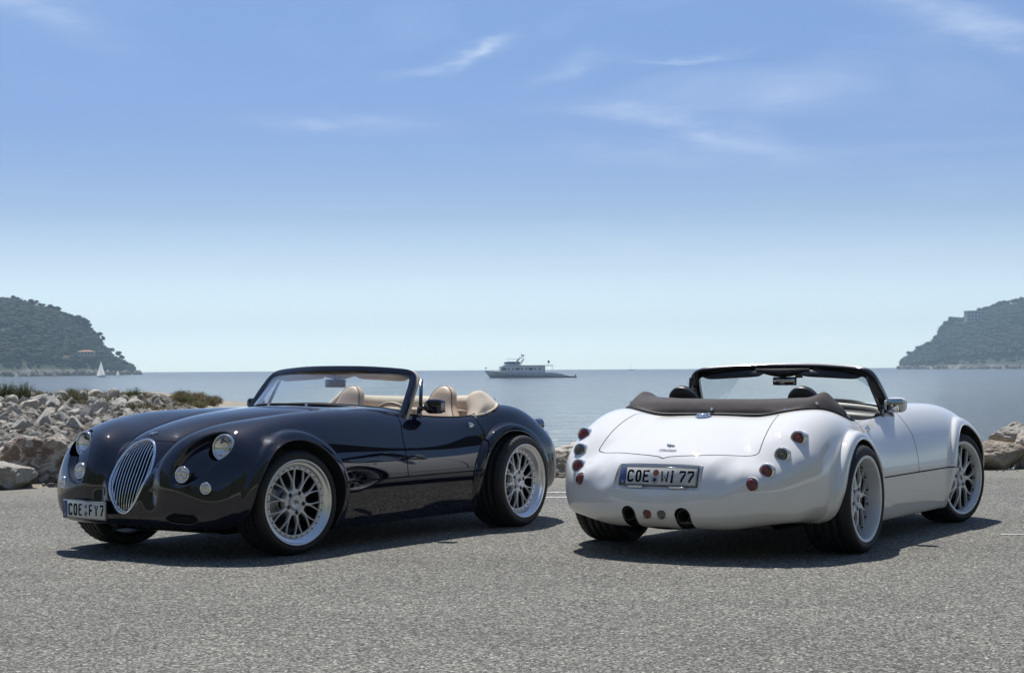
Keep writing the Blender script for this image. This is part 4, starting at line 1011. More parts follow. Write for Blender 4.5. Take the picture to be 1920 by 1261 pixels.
    build_plate(car, Matrix(((xx.x, yy.x, zz.x, c.x), (xx.y, yy.y, zz.y, c.y), (xx.z, yy.z, zz.z, c.z), (0, 0, 0, 1))), .425, fs, [(.543, .022, .014, 'seal_blue', False), (.543, -.022, .019, 'seal_grey', True)], label='white number plate reading COE FY7' if black else None)
    b = B(); b.box((1.885, -.303, .287), (.02, .12, .05)); mobj('plate_bracket', b.mesh(), M['seam'], car)
    st = 'mesh' if black else 'split'
    for s_ in (1, -1):
        place_wheel(car, st, (1.185, .823 * s_, .3275), steer, True, .35 * s_ + .1, s_ < 0)
        place_wheel(car, st, (-1.185, .954 * s_, .333), 0, False, .8 * s_, s_ < 0)
    return car
build_car('black', (-1.3636, 12.3353, 0), -2.15709, 'midnight black open roadster with cream seats, seen from its front corner', math.radians(-9.5))
build_car('white', (1.9955, 12.3448, 0), 1.01735, 'white open roadster with dark brown soft top cover, seen from behind', math.radians(-12.5))
# ================================================================ sea, ground, bank, headlands
SEA = -2.0
def nz(x, y, z=0.0, s=1.0): return mnoise.noise(Vector((x * s, y * s, z * s)))
def fbm(x, y, z, s, o=4):
    v = 0; a = 1; t = 0
    for k in range(o): v += a * mnoise.noise(Vector((x * s, y * s, z * s + 7.3 * k))); t += a; a *= .5; s *= 2.05
    return v / t
def ground_mat():
    m, t, p = principled('asphalt', (.2, .2, .19), .85); g = t.a('ShaderNodeNewGeometry').outputs['Position']
    v1 = t.a('ShaderNodeTexVoronoi', inp={'Vector': g, 'Scale': 110.0}); sp = t.a('ShaderNodeSeparateColor', inp={0: v1.outputs['Color']})
    v2 = t.a('ShaderNodeTexVoronoi', inp={'Vector': g, 'Scale': 62.0}); sp2 = t.a('ShaderNodeSeparateColor', inp={0: v2.outputs['Color']})
    stone = t.ramp(sp.outputs[0], [(0, (.026, .026, .023)), (.25, (.072, .070, .062)), (.5, (.135, .132, .116)), (.75, (.205, .199, .173)), (.93, (.31, .30, .255)), (1, (.50, .48, .41))])
    big = t.ramp(sp2.outputs[1], [(0, .50), (.08, .70), (.3, .92), (.8, 1.05), (.97, 1.2), (1, 1.7)])
    mott = t.ramp(t.noise(g, .55, 6, .62), [(.30, .84), (.5, 1.0), (.70, 1.13)]); m2 = t.ramp(t.noise(t.vec(g, (.25, 1.2, 1)), 1.3, 5, .6), [(.3, .93), (.7, 1.06)])
    c = t.mix(1, stone, big, 'MULTIPLY'); c = t.mix(1, c, mott, 'MULTIPLY'); c = t.mix(1, c, m2, 'MULTIPLY')
    # dust and blown sand towards the rocky edge
    s_ = t.a('ShaderNodeSeparateXYZ', inp={0: g}); e = t.math('SUBTRACT', s_.outputs[1], t.math('ADD', t.math('MULTIPLY', s_.outputs[0], .21), 16.6))
    e = t.math('ADD', e, t.math('MULTIPLY', t.math('SUBTRACT', t.noise(g, 1.1, 5, .65), .5), 2.2))
    d = t.ramp(t.math('DIVIDE', e, 1.6), [(0, 0), (.6, .55), (1, .8)]); fine_ = t.ramp(t.noise(g, 22, 5, .7), [(.3, (.17, .16, .135)), (.7, (.26, .245, .21))])
    c = t.mix(d, c, fine_)
    oil = t.ramp(t.noise(g, 2.6, 3, .5), [(.62, 0), (.74, .42)]); c = t.mix(oil, c, (.10, .10, .097))
    t.l.new(c, p.inputs['Base Color'])
    hgt = t.math('ADD', t.math('MULTIPLY', v1.outputs['Distance'], -.6), t.math('MULTIPLY', t.noise(g, 160, 3, .6), .35))
    b = t.a('ShaderNodeBump', inp={'Height': hgt, 'Strength': .55, 'Distance': .006}); t.l.new(b.outputs[0], p.inputs['Normal']); p.inputs['Specular IOR Level'].default_value = .3
    return m
M['asphalt'] = ground_mat()
def edgeY(x): return 18.35 + .21 * x
rows = []; xs_ = np.concatenate([np.linspace(-90, -8, 20)[:-1], np.linspace(-8, 8, 81), np.linspace(8, 90, 20)[1:]])
for k in range(14):
    t_ = k / 13; r = []
    for x in xs_:
        e = edgeY(max(-25, min(x, 25))) + .10 * fbm(x, 0, 0, .9) + .06 * nz(x, 3, 0, 4); y = -70 + (e + 70) * (1 - (1 - t_) ** 2.2); r.append((x, y, .0 - .035 * max(0, t_ - .93) / .07 * 0))
    rows.append(r)
b = B(); b.grid(rows); obj('parking_asphalt', b.mesh(), M['asphalt'], kind='structure')
def worn_white():
    m, t, p = principled('line_paint', (.62, .62, .60), .7); g = t.a('ShaderNodeNewGeometry').outputs['Position']
    f = t.ramp(t.noise(g, 26, 6, .7), [(.40, 0), (.50, 1)]); c = t.mix(f, (.24, .24, .225), (.60, .60, .58)); t.l.new(c, p.inputs['Base Color']); return m
M['line'] = worn_white()
for (x0, x1, y, wd) in ((-1.3, 3.4, 16.25, .085), (-1.5, 3.3, 15.62, .085), (3.32, 6.5, 11.95, .045)):
    b = B(); n = 24; b.grid([[(x0 + (x1 - x0) * k / n, y + s_ * (wd / 2 + .004 * nz(k, s_, y, 1.7)), .004) for k in range(n + 1)] for s_ in (-1, 1)]); o = obj('parking_line', b.mesh(), M['line'], kind='structure')

# shore land beyond the asphalt: rubble slope, scrubby top, sand spit
ES = Spl([(-1.2, .7), (-.6, .72), (-.29, .70), (-.24, .70), (-.20, .68), (-.183, .50), (-.168, .36), (-.15, .28), (-.13, .10), (-.115, -.5), (-.10, -1.2)])
EY = Spl([(-1.2, 40), (-.3, 38), (-.2, 38), (-.183, 43), (-.168, 47), (-.15, 49), (-.13, 50), (-.12, 44)])
def land_z(x, y):
    s = x / max(y, 1); y0 = edgeY(max(-25, min(x, 25)))
    if s < -.10:
        e = float(ES(max(-1.2, s))); ye = float(EY(max(-1.2, min(s, -.12))))
        z = min(.088 * (y - y0) + .02, e + .0 * y) if e > 0 else e * min(1, max(0, (y - y0)) / 3)
        if y > ye: z -= (y - ye) * .32
        w_ = min(1, max(0, (-.10 - s) / .02)); z2 = -(y - y0 - .25) * .55 if y > y0 + .25 else -.02
        z = z * w_ + z2 * (1 - w_)
    else: z = -(y - y0 - .25) * .55 if y > y0 + .25 else -.02
    return max(z, -3.2)
def land_full(x, y): return land_z(x, y) + (.035 * fbm(x, y, 0, 1.3) + .012 * fbm(x, y, 5, 7)) * min(1, max(0, (y - edgeY(max(-25, min(x, 25)))) / .6))
def sand_mat():
    m, t, p = principled('stony_sand', (.3, .27, .22), .95); g = t.a('ShaderNodeNewGeometry').outputs['Position']
    c = t.ramp(t.noise(g, 1.7, 7, .68), [(.28, (.20, .175, .135)), (.5, (.33, .29, .225)), (.72, (.43, .39, .315))]); f = t.ramp(t.noise(g, 30, 5, .75), [(.35, .7), (.65, 1.2)]); c = t.mix(1, c, f, 'MULTIPLY')
    s_ = t.a('ShaderNodeSeparateXYZ', inp={0: g}); wet = t.ramp(t.math('ADD', t.math('MULTIPLY', s_.outputs[2], .5), 1.0), [(.05, 1), (.25, 0)]); c = t.mix(wet, c, (.10, .09, .07)); t.l.new(c, p.inputs['Base Color'])
    b = t.a('ShaderNodeBump', inp={'Height': t.noise(g, 40, 5, .7), 'Strength': .8, 'Distance': .02}); t.l.new(b.outputs[0], p.inputs['Normal']); return m
M['sand'] = sand_mat()
ss = np.concatenate([np.linspace(-1.2, -.34, 24)[:-1], np.linspace(-.34, -.08, 110), np.linspace(-.08, 1.3, 70)[1:]]); tt = np.concatenate([np.linspace(-.35, 6, 60)[:-1], np.linspace(6, 40, 90)])
rows = []
for q in tt:
    r = []
    for s in ss:
        y = 18.35 / (1 - .21 * s) if s < 1.0 else 23.2; y = y + q; x = s * y; z = land_full(x, y)
        if q < 0: z = -.03 + .0 * q
        r.append((x, y, z))
    rows.append(r)
b = B(); b.grid(rows); obj('shore_land', b.mesh(), M['sand'], kind='structure')

# sea
def water_mat():
    m, t, p = principled('sea_water', (.06, .10, .11), .10, spec=.5, ior=1.33); g = t.a('ShaderNodeNewGeometry').outputs['Position']
    w1 = t.noise(t.vec(g, (2.3, 1.9, 1)), 1.0, 4, .6, .5); w2 = t.noise(t.vec(g, (.22, .40, 1), rot=(0, 0, .2)), 1.0, 5, .6, .4); w3 = t.noise(t.vec(g, (.010, .05, 1)), 1.0, 4, .6, .8)
    h = t.math('ADD', t.math('MULTIPLY', w1, .12), t.math('MULTIPLY', w2, .80)); gust = t.ramp(w3, [(.32, .45), (.68, 1.15)])
    b = t.a('ShaderNodeBump', inp={'Height': h, 'Strength': gust, 'Distance': 1.05}); t.l.new(b.outputs[0], p.inputs['Normal'])
    dist = t.a('ShaderNodeVectorMath', operation='LENGTH', inp={0: g}).outputs['Value']
    t.l.new(t.ramp(t.math('DIVIDE', dist, 3000.0), [(0, .06), (.08, .12), (.4, .22), (1, .28)]), p.inputs['Roughness'])
    c = t.mix(t.ramp(w3, [(.35, 0), (.65, 1)]), (.115, .112, .090), (.160, .155, .128)); t.l.new(c, p.inputs['Base Color']); return m
M['water'] = water_mat()
b = B(); rr = [0, 30, 80, 200, 600, 1500, 3000, 4550]; b.grid([[(r * math.sin(a), r * math.cos(a), SEA) for a in np.linspace(0, 2 * PI, 48, endpoint=False)] for r in rr[1:]], closed_v=True, smooth=False)
obj('sea', b.mesh(), M['water'], kind='structure')

# ---------------------------------------------------------------- rocks
def ico(sub, fn, name, smooth=False):
    bm = bmesh.new(); bmesh.ops.create_icosphere(bm, subdivisions=sub, radius=1)
    for v in bm.verts: v.co = fn(v.co.copy())
    me = bpy.data.meshes.new(name); bm.to_mesh(me); bm.free(); me.polygons.foreach_set('use_smooth', [smooth] * len(me.polygons)); return me
def rock_fn(seed, cuts=9, rough=.10, sc=(1, 1, 1), fine=0.0):
    r = random.Random(seed); planes = [(Vector((r.gauss(0, 1), r.gauss(0, 1), r.gauss(0, 1))).normalized(), r.uniform(.55, .88)) for _ in range(cuts)]; off = Vector((seed * 3.1, seed * 1.7, 0))
    def f(p):
        for n, d in planes:
            k = p.dot(n)
            if k > d: p = p - n * (k - d)
        p = p * (1 + rough * mnoise.noise(p * 2.1 + off) + rough * .5 * mnoise.noise(p * 5 + off) + fine * mnoise.noise(p * 13 + off) + fine * .6 * mnoise.noise(p * 27 + off))
        return Vector((p.x * sc[0], p.y * sc[1], p.z * sc[2]))
    return f
def rock_mat(name, pale, dark, stain, amt, scale=1.0, sharp=0):
    m, t, p = principled(name, pale, .9); v = t.a('ShaderNodeTexCoord').outputs['Object']; oi = t.a('ShaderNodeObjectInfo').outputs['Random']
    v = t.a('ShaderNodeVectorMath', operation='ADD', inp={0: v}); cb = t.a('ShaderNodeCombineXYZ', inp={0: t.math('MULTIPLY', oi, 37.0)}); t.l.new(cb.outputs[0], v.inputs[1]); v = v.outputs[0]
    c = t.mix(t.ramp(t.noise(v, 2.2 * scale, 7, .66), [(.32, 0), (.68, 1)]), dark, pale)
    st = t.ramp(t.noise(v, 1.5 * scale, 6, .7, .8), [(.50 - amt * .2, 0), (.62 - amt * .1, amt)] if not sharp else [(.47, 0), (.47 + sharp, amt)]); c = t.mix(st, c, stain)
    pit_shade = t.ramp(t.noise(v, 15 * scale, 4, .7), [(.33, .5), (.45, 1.05), (.75, 1.25)]); c = t.mix(1, c, pit_shade, 'MULTIPLY')  # shade of pits and crevices painted into the rock colour by noise
    c = t.mix(1, c, t.ramp(oi, [(0, (.74, .74, .75)), (.5, (.94, .93, .91)), (1, (1.12, 1.09, 1.02))]), 'MULTIPLY'); t.l.new(c, p.inputs['Base Color'])
    b = t.a('ShaderNodeBump', inp={'Height': t.noise(v, 9 * scale, 8, .74), 'Strength': 1.0, 'Distance': .05}); t.l.new(b.outputs[0], p.inputs['Normal']); return m
M['rubble'] = rock_mat('limestone_rubble', (.86, .84, .79), (.60, .58, .53), (.42, .35, .28), .30)
M['boulder_red'] = rock_mat('stained_boulder', (.88, .84, .78), (.66, .58, .50), (.22, .12, .08), .78, 2.2, .06)
M['boulder_pale'] = rock_mat('pale_boulder', (.90, .87, .80), (.72, .67, .58), (.40, .30, .20), .4, 1.3)
M['boulder_brown'] = rock_mat('brown_boulder', (.72, .67, .58), (.50, .44, .37), (.24, .17, .11), .5, 1.3)
RK = [ico(3, rock_fn(k + 1, 11, .13, (1, .85, .72), .03), 'rock%d' % k) for k in range(14)]
def gz(x, y): return land_full(x, y) if y > edgeY(max(-25, min(x, 25))) else 0.0
rr_ = random.Random(11); placed = []; cnt = 0; tries = 0
def sc_at(u, y): return (u - 960) / 3281.8 * y
while cnt < 290 and tries < 20000:
    tries += 1
    q = rr_.random() ** .95; y = 18.1 + 7.6 * q; u = rr_.uniform(-45, 300 - 0 * q); x = sc_at(u, y)
    y += .21 * x + 1.0
    if u > 215 and y < 19.5: continue
    size = (.070 + .095 * rr_.random() ** 2.2) * (1.0 + .35 * q) * (1.35 if rr_.random() < .12 else 1)
    if any((x - a) ** 2 + ((y - c) * .75) ** 2 < (.72 * (size + s_)) ** 2 for a, c, s_ in placed): continue
    if u < 150 and y < edgeY(x) + .55: continue
    placed.append((x, y, size)); o = obj('rubble_rock', RK[rr_.randrange(14)], M['rubble'], label='pale grey limestone rock in the rubble bank behind the black car', cat='rock', group='rocks of the rubble bank')
    o.location = (x, y, gz(x, y) + size * .30 + .0); o.rotation_euler = (rr_.uniform(0, 6.3), rr_.uniform(0, 6.3), rr_.uniform(0, 6.3)); f = size; o.scale = (f * rr_.uniform(.8, 1.25), f * rr_.uniform(.8, 1.2), f * rr_.uniform(.75, 1.1)); cnt += 1
# small stones filling between them: nobody could count these
V = []; F = []
M['filler_stone'] = rock_mat('bank_gravel_shaded', (.36, .33, .28), (.20, .175, .14), (.18, .13, .09), .4)  # gravel colour darkened to stand in for the shadows between the rocks
base = [ico(1, rock_fn(50 + k, 7, .2, (1, .9, .7)), 'pebble') for k in range(5)]; bv = [[v.co.copy() for v in me.vertices] for me in base]; bf = [[tuple(p.vertices) for p in me.polygons] for me in base]
for k in range(6500):
    q = rr_.random() ** 1.1; y = 17.3 + 10 * q; u = rr_.uniform(-140, 470); x = sc_at(u, y); y += .21 * x + 1.0
    if y < edgeY(x) + .15 or (u > 330 and rr_.random() < .55): continue
    s_ = rr_.uniform(.03, .085) * (1 + .3 * q); i = rr_.randrange(5); R_ = Matrix.Rotation(rr_.uniform(0, 6.3), 3, 'Z') @ Matrix.Rotation(rr_.uniform(0, 6.3), 3, 'X'); c = Vector((x, y, gz(x, y) + s_ * .25)); n0 = len(V)
    V += [c + (R_ @ v) * s_ for v in bv[i]]; F += [tuple(n0 + a for a in f) for f in bf[i]]
for k in range(700):
    x = rr_.uniform(-7.5, 7.5); y = edgeY(x) + rr_.uniform(-.12, .35) if rr_.random() < .8 else edgeY(x) - rr_.random() ** 3 * 1.5; s_ = rr_.uniform(.006, .022) * (1.6 if y > edgeY(x) else .8); i = rr_.randrange(5); c = Vector((x, y, max(gz(x, y), 0) * (y > edgeY(x)) + s_ * .2)); n0 = len(V)
    R_ = Matrix.Rotation(rr_.uniform(0, 6.3), 3, 'Z'); V += [c + (R_ @ v) * s_ for v in bv[i]]; F += [tuple(n0 + a for a in f) for f in bf[i]]
obj('gravel', mk(np.array([tuple(v) for v in V]), np.array(F), False), M['filler_stone'], kind='stuff')
def boulder(u, y, wpx, hpx, depth, m_, seed, label, z0=0.0, rz=0.0, name='boulder', cuts=10, rx=0, rough=.11, fine=.032):
    x = sc_at(u, y); w_ = wpx / 3281.8 * y / 2; h = hpx / 3281.8 * y
    o = obj(name, ico(5, rock_fn(seed, cuts, rough, (1, 1, 1), fine), 'boulder', False), M[m_], label=label, cat='boulder'); o.scale = (w_ * 1.16, depth, h * .66); o.location = (x, y + depth * .3, z0 + h * .42); o.rotation_euler = (rx, 0, rz); return o
boulder(76, 17.75, 140, 90, .45, 'boulder_red', 3, 'large mottled red-brown and white boulder left of the black car', rough=.16, fine=.065, z0=-.02)
boulder(6, 17.25, 95, 62, .35, 'boulder_pale', 8, 'smooth cream boulder at the asphalt edge beside the mottled boulder', z0=-.03)
boulder(-75, 17.4, 110, 85, .4, 'boulder_pale', 15, 'pale boulder at the edge of the parking area')
boulder(1085, 19.3, 130, 66, .42, 'boulder_pale', 21, 'big white-topped boulder between the two cars', rough=.12)
boulder(1052, 18.95, 62, 40, .26, 'boulder_brown', 33, 'brown rock under the white-topped boulder between the cars', z0=-.03, fine=.05)
boulder(1000, 19.1, 60, 36, .3, 'boulder_brown', 37, 'brown boulder behind the rear wheel of the black car')
boulder(1897, 20.1, 84, 48, .36, 'boulder_pale', 42, 'rounded pitted pale boulder standing on the flat grey boulder', z0=.19, rough=.13, fine=.045)
boulder(1868, 19.55, 112, 52, .34, 'boulder_brown', 45, 'flat faced grey-brown boulder right of the white car', z0=-.01, cuts=14)
boulder(1838, 19.7, 50, 48, .30, 'boulder_brown', 46, 'small rough rock beside the front wheel of the white car', fine=.06)
boulder(1930, 19.8, 70, 66, .36, 'boulder_pale', 47, 'tall cream boulder at the end of the rock row', z0=-.02, fine=.04)
boulder(2010, 20.0, 120, 80, .4, 'boulder_red', 48, 'reddish boulder at the edge of the parking area')
for k in range(46):
    u = rr_.uniform(985, 2300); y = edgeY(0) / (1 - .21 * (u - 960) / 3281.8) + rr_.uniform(.9, 2.2); x = sc_at(u, y); s_ = rr_.uniform(.16, .34)
    if u < 1830 and u > 1000 or u > 1940:
        o = obj('shore_rock', RK[rr_.randrange(14)], M['rubble'], label='grey rock lying on the shore slope behind the white car', cat='rock', group='rocks on the shore slope'); o.location = (x, y, gz(x, y) - s_ * .1); o.rotation_euler = (rr_.uniform(0, 6), rr_.uniform(0, 6), rr_.uniform(0, 6)); o.scale = (s_, s_, s_ * .8)

# ---------------------------------------------------------------- scrub on the bank
def leafmat(name, c1, c2):
    m, t, p = principled(name, c1, .6); oi = t.a('ShaderNodeNewGeometry').outputs['Random Per Island']; c = t.ramp(oi, [(0, c1), (1, c2)]); t.l.new(c, p.inputs['Base Color'])
    p.inputs['Specular IOR Level'].default_value = .12; p.inputs['Roughness'].default_value = .8; return m
M['scrub_dark'] = leafmat('scrub_dark', (.045, .065, .025), (.13, .155, .06)); M['scrub_olive'] = leafmat('scrub_olive', (.11, .12, .05), (.25, .24, .11)); M['scrub_dry'] = leafmat('scrub_dry', (.20, .16, .09), (.34, .28, .17)); M['stem'] = mat('plant_stem', (.10, .08, .05), .9)
def tuft_mesh(seed, n, spread, blade, leafy):
    r = random.Random(seed); V = []; F = []
    for k in range(n):
        a = r.uniform(0, 2 * PI); lean = r.random() ** .8 * spread; h = blade * r.uniform(.55, 1.1) * (1 - .35 * lean); bx, by = r.gauss(0, .22) * spread, r.gauss(0, .22) * spread
        tip = Vector((bx + math.cos(a) * lean * .6, by + math.sin(a) * lean * .6, h)); midp = Vector((bx + math.cos(a) * lean * .2, by + math.sin(a) * lean * .2, h * .6)); wv = Vector((-math.sin(a), math.cos(a), 0)) * (.012 if not leafy else .008); n0 = len(V)
        b0 = Vector((bx, by, 0)); V += [b0 - wv, b0 + wv, midp + wv * .8, midp - wv * .8, tip]; F += [(n0, n0 + 1, n0 + 2, n0 + 3), (n0 + 3, n0 + 2, n0 + 4)]
        if leafy:
            for j in range(5):
                t_ = r.uniform(.35, 1); c = b0.lerp(tip, t_); d1 = Vector((r.gauss(0, 1), r.gauss(0, 1), r.gauss(0, .8))).normalized() * r.uniform(.02, .042); d2 = d1.cross(Vector((r.gauss(0, 1), r.gauss(0, 1), r.gauss(0, 1)))).normalized() * .016; n0 = len(V)
                V += [c - d2, c + d1 * .5 - d2 * 0 + d2, c + d1, c + d1 * .5 - d2 * 1.5]; F.append((n0, n0 + 1, n0 + 2, n0 + 3))
    me = bpy.data.meshes.new('tuft'); me.from_pydata([tuple(v) for v in V], [], F); me.update(); return me
TD = [tuft_mesh(k, 210, .9, .75, True) for k in range(4)]; TO = [tuft_mesh(20 + k, 190, 1.0, .5, True) for k in range(4)]; TG = [tuft_mesh(40 + k, 150, .9, .8, False) for k in range(3)]
def plant(u, v, wpx, hpx, kind, label, group=None):
    # stands where the line of sight through the bank top meets the land
    y = 19.0; k = (v - 693.9) / 3281.8
    while y < 44 and EYE - k * y > gz(sc_at(u, y), y): y += .1
    x = sc_at(u, y); lst, m_ = {'d': (TD, 'scrub_dark'), 'o': (TO, 'scrub_olive'), 'g': (TG, 'scrub_dry')}[kind]
    root = empty('shrub' if kind != 'g' else 'grass_clump', (x, y, gz(x, y) - .02), rr_.uniform(0, 6)); tag(root, label, 'shrub' if kind != 'g' else 'plant', group)
    s_ = wpx / 3281.8 * y / .95; hz = hpx / 3281.8 * y / (.60 if kind != 'o' else .40)
    for q in range(2 if kind != 'g' else 1):
        o = mobj('foliage' if kind != 'g' else 'blades', lst[rr_.randrange(len(lst))], M[m_ if q == 0 or kind == 'g' else ('scrub_olive' if kind == 'd' else 'scrub_dry')], root); o.scale = (s_, s_, hz * (1 if q == 0 else 1.12)); o.rotation_euler = (0, 0, rr_.uniform(0, 6))
    b = B()
    for q in range(3): b.tube([V3(0, 0, -.02), V3(rr_.uniform(-.2, .2) * s_, rr_.uniform(-.2, .2) * s_, hz * .45)], .006, 5)
    if kind != 'g': mobj('stem', b.mesh(), M['stem'], root)
for a in ((14, 752, 44, 34, 'd', 'dark green bushy shrub at the far left end of the bank'), (44, 756, 34, 36, 'd', 'dark green upright shrub beside the far left one'), (78, 748, 30, 16, 'd', 'low green shrub next to the tall dark shrubs'), (108, 752, 36, 18, 'o', 'pale olive shrub on the bank above the rocks'), (140, 758, 44, 24, 'o', 'wide olive shrub above the middle of the rubble'), (168, 748, 28, 16, 'd', 'small green shrub by the bare sand patch'),
          (212, 748, 22, 12, 'd', 'small dark shrub on the crest of the sand'), (222, 762, 46, 20, 'd', 'dark shrub left of the low scrub'), (250, 752, 34, 24, 'd', 'green shrub on the crest above the low scrub'), (252, 776, 40, 20, 'o', 'olive shrub growing just over the black wing'), (292, 776, 54, 16, 'o', 'low olive shrub along the black bonnet'), (330, 764, 32, 12, 'd', 'dark low shrub among pale stones'), (352, 758, 34, 12, 'd', 'dark low shrub towards the sand spit'), (372, 764, 24, 10, 'o', 'last small shrub before the sand spit')):
    plant(*a[:5], a[5])
for k in range(64):
    u = rr_.uniform(-60, 410); plant(u, rr_.uniform(740, 766) + (12 if 200 < u < 330 else 0), rr_.uniform(16, 36), rr_.uniform(9, 18), 'g' if rr_.random() < .55 else 'o', 'dry grass and weed clump on top of the stony bank', 'weed clumps on the bank')
# ================================================================ headlands, wood, houses, boats
EYS = EYE - SEA
def hor(u): return 694.6 + (960 - u) * .0 + (691.04 - 694.6) + (960 - u) * ROLL
def headland(name, top, base, back, seed, span=(-60, 300)):
    """top: silhouette points (u, v) of the ground; base: (u, distance) of the waterline"""
    T_ = Spl([(u, v) for u, v in top]); D_ = Spl(base); us = np.linspace(span[0], span[1], 90); rows = []; info = []
    for j in range(34):
        r = []
        for u in us:
            d0 = float(D_(u)); dr = d0 + back; h = max(.2, (hor(u) - float(T_(u))) * dr / 3281.8 + EYS) ; t_ = j / 24
            if t_ <= 1: d = d0 + back * t_; z = h * (1 - (1 - t_) ** 1.7) ; z = z + min(h * .1, 7) * fbm(u * .05, t_ * 4, seed, 1.0) * math.sin(PI * min(t_, 1)) 
            else: d = d0 + back * t_; z = h * (1 - (t_ - 1) * .6)
            z = -1.5 + z if j == 0 else z
            if j == 1: z = max(z, 1.2 + 1.2 * nz(u, 0, seed, .4))
            r.append(((u - 960) / 3281.8 * d, d, SEA + z))
        rows.append(r)
    m, t, p = principled(name + '_ground', (.1, .1, .06), .95); g = t.a('ShaderNodeNewGeometry').outputs['Position']; s_ = t.a('ShaderNodeSeparateXYZ', inp={0: g})
    veg = t.ramp(t.noise(g, .03, 6, .6), [(.3, (.018, .028, .012)), (.55, (.035, .045, .02)), (.75, (.09, .08, .05))]); rock = t.ramp(t.noise(g, .12, 6, .7), [(.35, (.09, .08, .065)), (.6, (.27, .24, .20))])
    hh = t.math('ADD', s_.outputs[2], t.math('MULTIPLY', t.noise(g, .05, 5, .7), -7.0)); f = t.ramp(t.math('DIVIDE', t.math('ADD', hh, 4.0), 6.0), [(.0, 1), (.35, .8), (.6, 0)]); t.l.new(t.mix(f, veg, rock), p.inputs['Base Color'])
    b = B(); b.grid(rows, smooth=False); obj('hills', b.mesh(), m, kind='structure'); return rows, us
def crown_geo(r, n, R_, flat, core=True):
    V = []; F = []
    if core:
        bm = bmesh.new(); bmesh.ops.create_icosphere(bm, subdivisions=1, radius=1)
        for v in bm.verts: v.co = v.co * (.72 + .25 * r.random()); v.co.z *= flat
        bm.verts.index_update(); V = [v.co * R_ for v in bm.verts]; F = [tuple(v.index for v in f.verts) for f in bm.faces]; bm.free()
    for k in range(n):
        d = Vector((r.gauss(0, 1), r.gauss(0, 1), r.gauss(0, 1))).normalized(); c = Vector((d.x, d.y, d.z * flat)) * R_ * r.uniform(.68, 1.06); a = Vector((r.gauss(0, 1), r.gauss(0, 1), r.gauss(0, 1))).normalized() * R_ * r.uniform(.10, .22); e = a.cross(d).normalized() * a.length * r.uniform(.5, .9); n0 = len(V)
        V += [c - a * .5 - e * .3, c + a * .5 - e * .5, c + a * .3 + e * .5, c - a * .4 + e * .45]; F.append((n0, n0 + 1, n0 + 2, n0 + 3))
    return V, F
CROWNS = [crown_geo(random.Random(90 + k), 46, 1.0, .62) for k in range(8)]
M['wood'] = leafmat('distant_foliage', (.010, .021, .010), (.026, .038, .017))
def canopy(rows, us, n, rad, seed, keep=lambda u, t: True, tmin=.06):
    r = random.Random(seed); V = []; F = []; R_ = np.array(rows)
    for k in range(n):
        i = r.uniform(0, len(us) - 1.01); t_ = tmin + (1.05 - tmin) * r.random() ** .9; j = t_ * 24; i0, j0 = int(i), int(j); fi, fj = i - i0, j - j0
        if not keep(us[i0], t_): continue
        p = (R_[j0, i0] * (1 - fi) + R_[j0, i0 + 1] * fi) * (1 - fj) + (R_[j0 + 1, i0] * (1 - fi) + R_[j0 + 1, i0 + 1] * fi) * fj
        s_ = rad * r.uniform(.55, 1.15) * (.5 if t_ < .12 else 1); cv, cf = CROWNS[r.randrange(8)]; n0 = len(V); ca, sa = math.cos(k), math.sin(k); c = Vector(p) + Vector((0, 0, s_ * .35))
        V += [(c.x + (v.x * ca - v.y * sa) * s_, c.y + (v.x * sa + v.y * ca) * s_, c.z + v.z * s_) for v in cv]; F += [tuple(n0 + a for a in f) for f in cf]
    me = bpy.data.meshes.new('wood'); me.from_pydata(V, [], F); me.update(); obj('wood', me, M['wood'], kind='stuff')
def ridge_tree(u, v, wpx, hpx, d, label, group, z=None):
    x = (u - 960) / 3281.8 * d; top = EYE + (hor(u) - v) * d / 3281.8; k = d / 3281.8; R_ = wpx * k * .62; H = hpx * k * 1.25; r = random.Random(int(u * 7 + v)); root = empty('pine_tree', (x, d, top - H)); tag(root, label, 'tree', group)
    b = B(); b.tube([V3(0, 0, 0), V3(r.uniform(-.1, .1) * H, 0, H * .45), V3(r.uniform(-.12, .12) * H, 0, H * .8)], .035 * H, 6, scl=[1, .7, .4]); mobj('trunk', b.mesh(), M['stem'], root)
    V = []; F = []
    for q in range(6):
        cv, cf = CROWNS[r.randrange(8)]; s_ = R_ * r.uniform(.42, .62); c = Vector((r.uniform(-.55, .55) * R_, r.uniform(-.4, .4) * R_, H * r.uniform(.62, .86))); n0 = len(V); V += [tuple(c + v * s_) for v in cv]; F += [tuple(n0 + a for a in f) for f in cf]
    me = bpy.data.meshes.new('crown'); me.from_pydata(V, [], F); me.update(); mobj('crown', me, M['wood'], root)
L_TOP = [(-60, 568), (0, 569), (30, 568), (60, 580), (90, 584), (120, 597), (150, 613), (176, 632), (190, 652), (203, 668), (222, 679), (240, 688), (258, 694)]
rowsL_, usL = headland('left_headland', L_TOP, [(-60, 1120), (60, 1180), (160, 1270), (262, 1500)], 190, 1.0, (-60, 262))
R_TOP = [(1686, 686), (1694, 680), (1706, 671), (1722, 660), (1742, 649), (1758, 638), (1768, 620), (1782, 607), (1812, 603), (1840, 596), (1862, 584), (1895, 578), (1925, 571), (1990, 558)]
rowsR_, usR = headland('right_headland', R_TOP, [(1686, 2050), (1800, 1950), (1990, 1800)], 260, 5.0, (1686, 1990))
canopy(rowsL_, usL, 3000, 4.4, 1, lambda u, t: u < 245 and not (.36 < t < .42 and nz(u * .05, 1) > 0))
canopy(rowsR_, usR, 2800, 6.0, 2, lambda u, t: u > 1692)
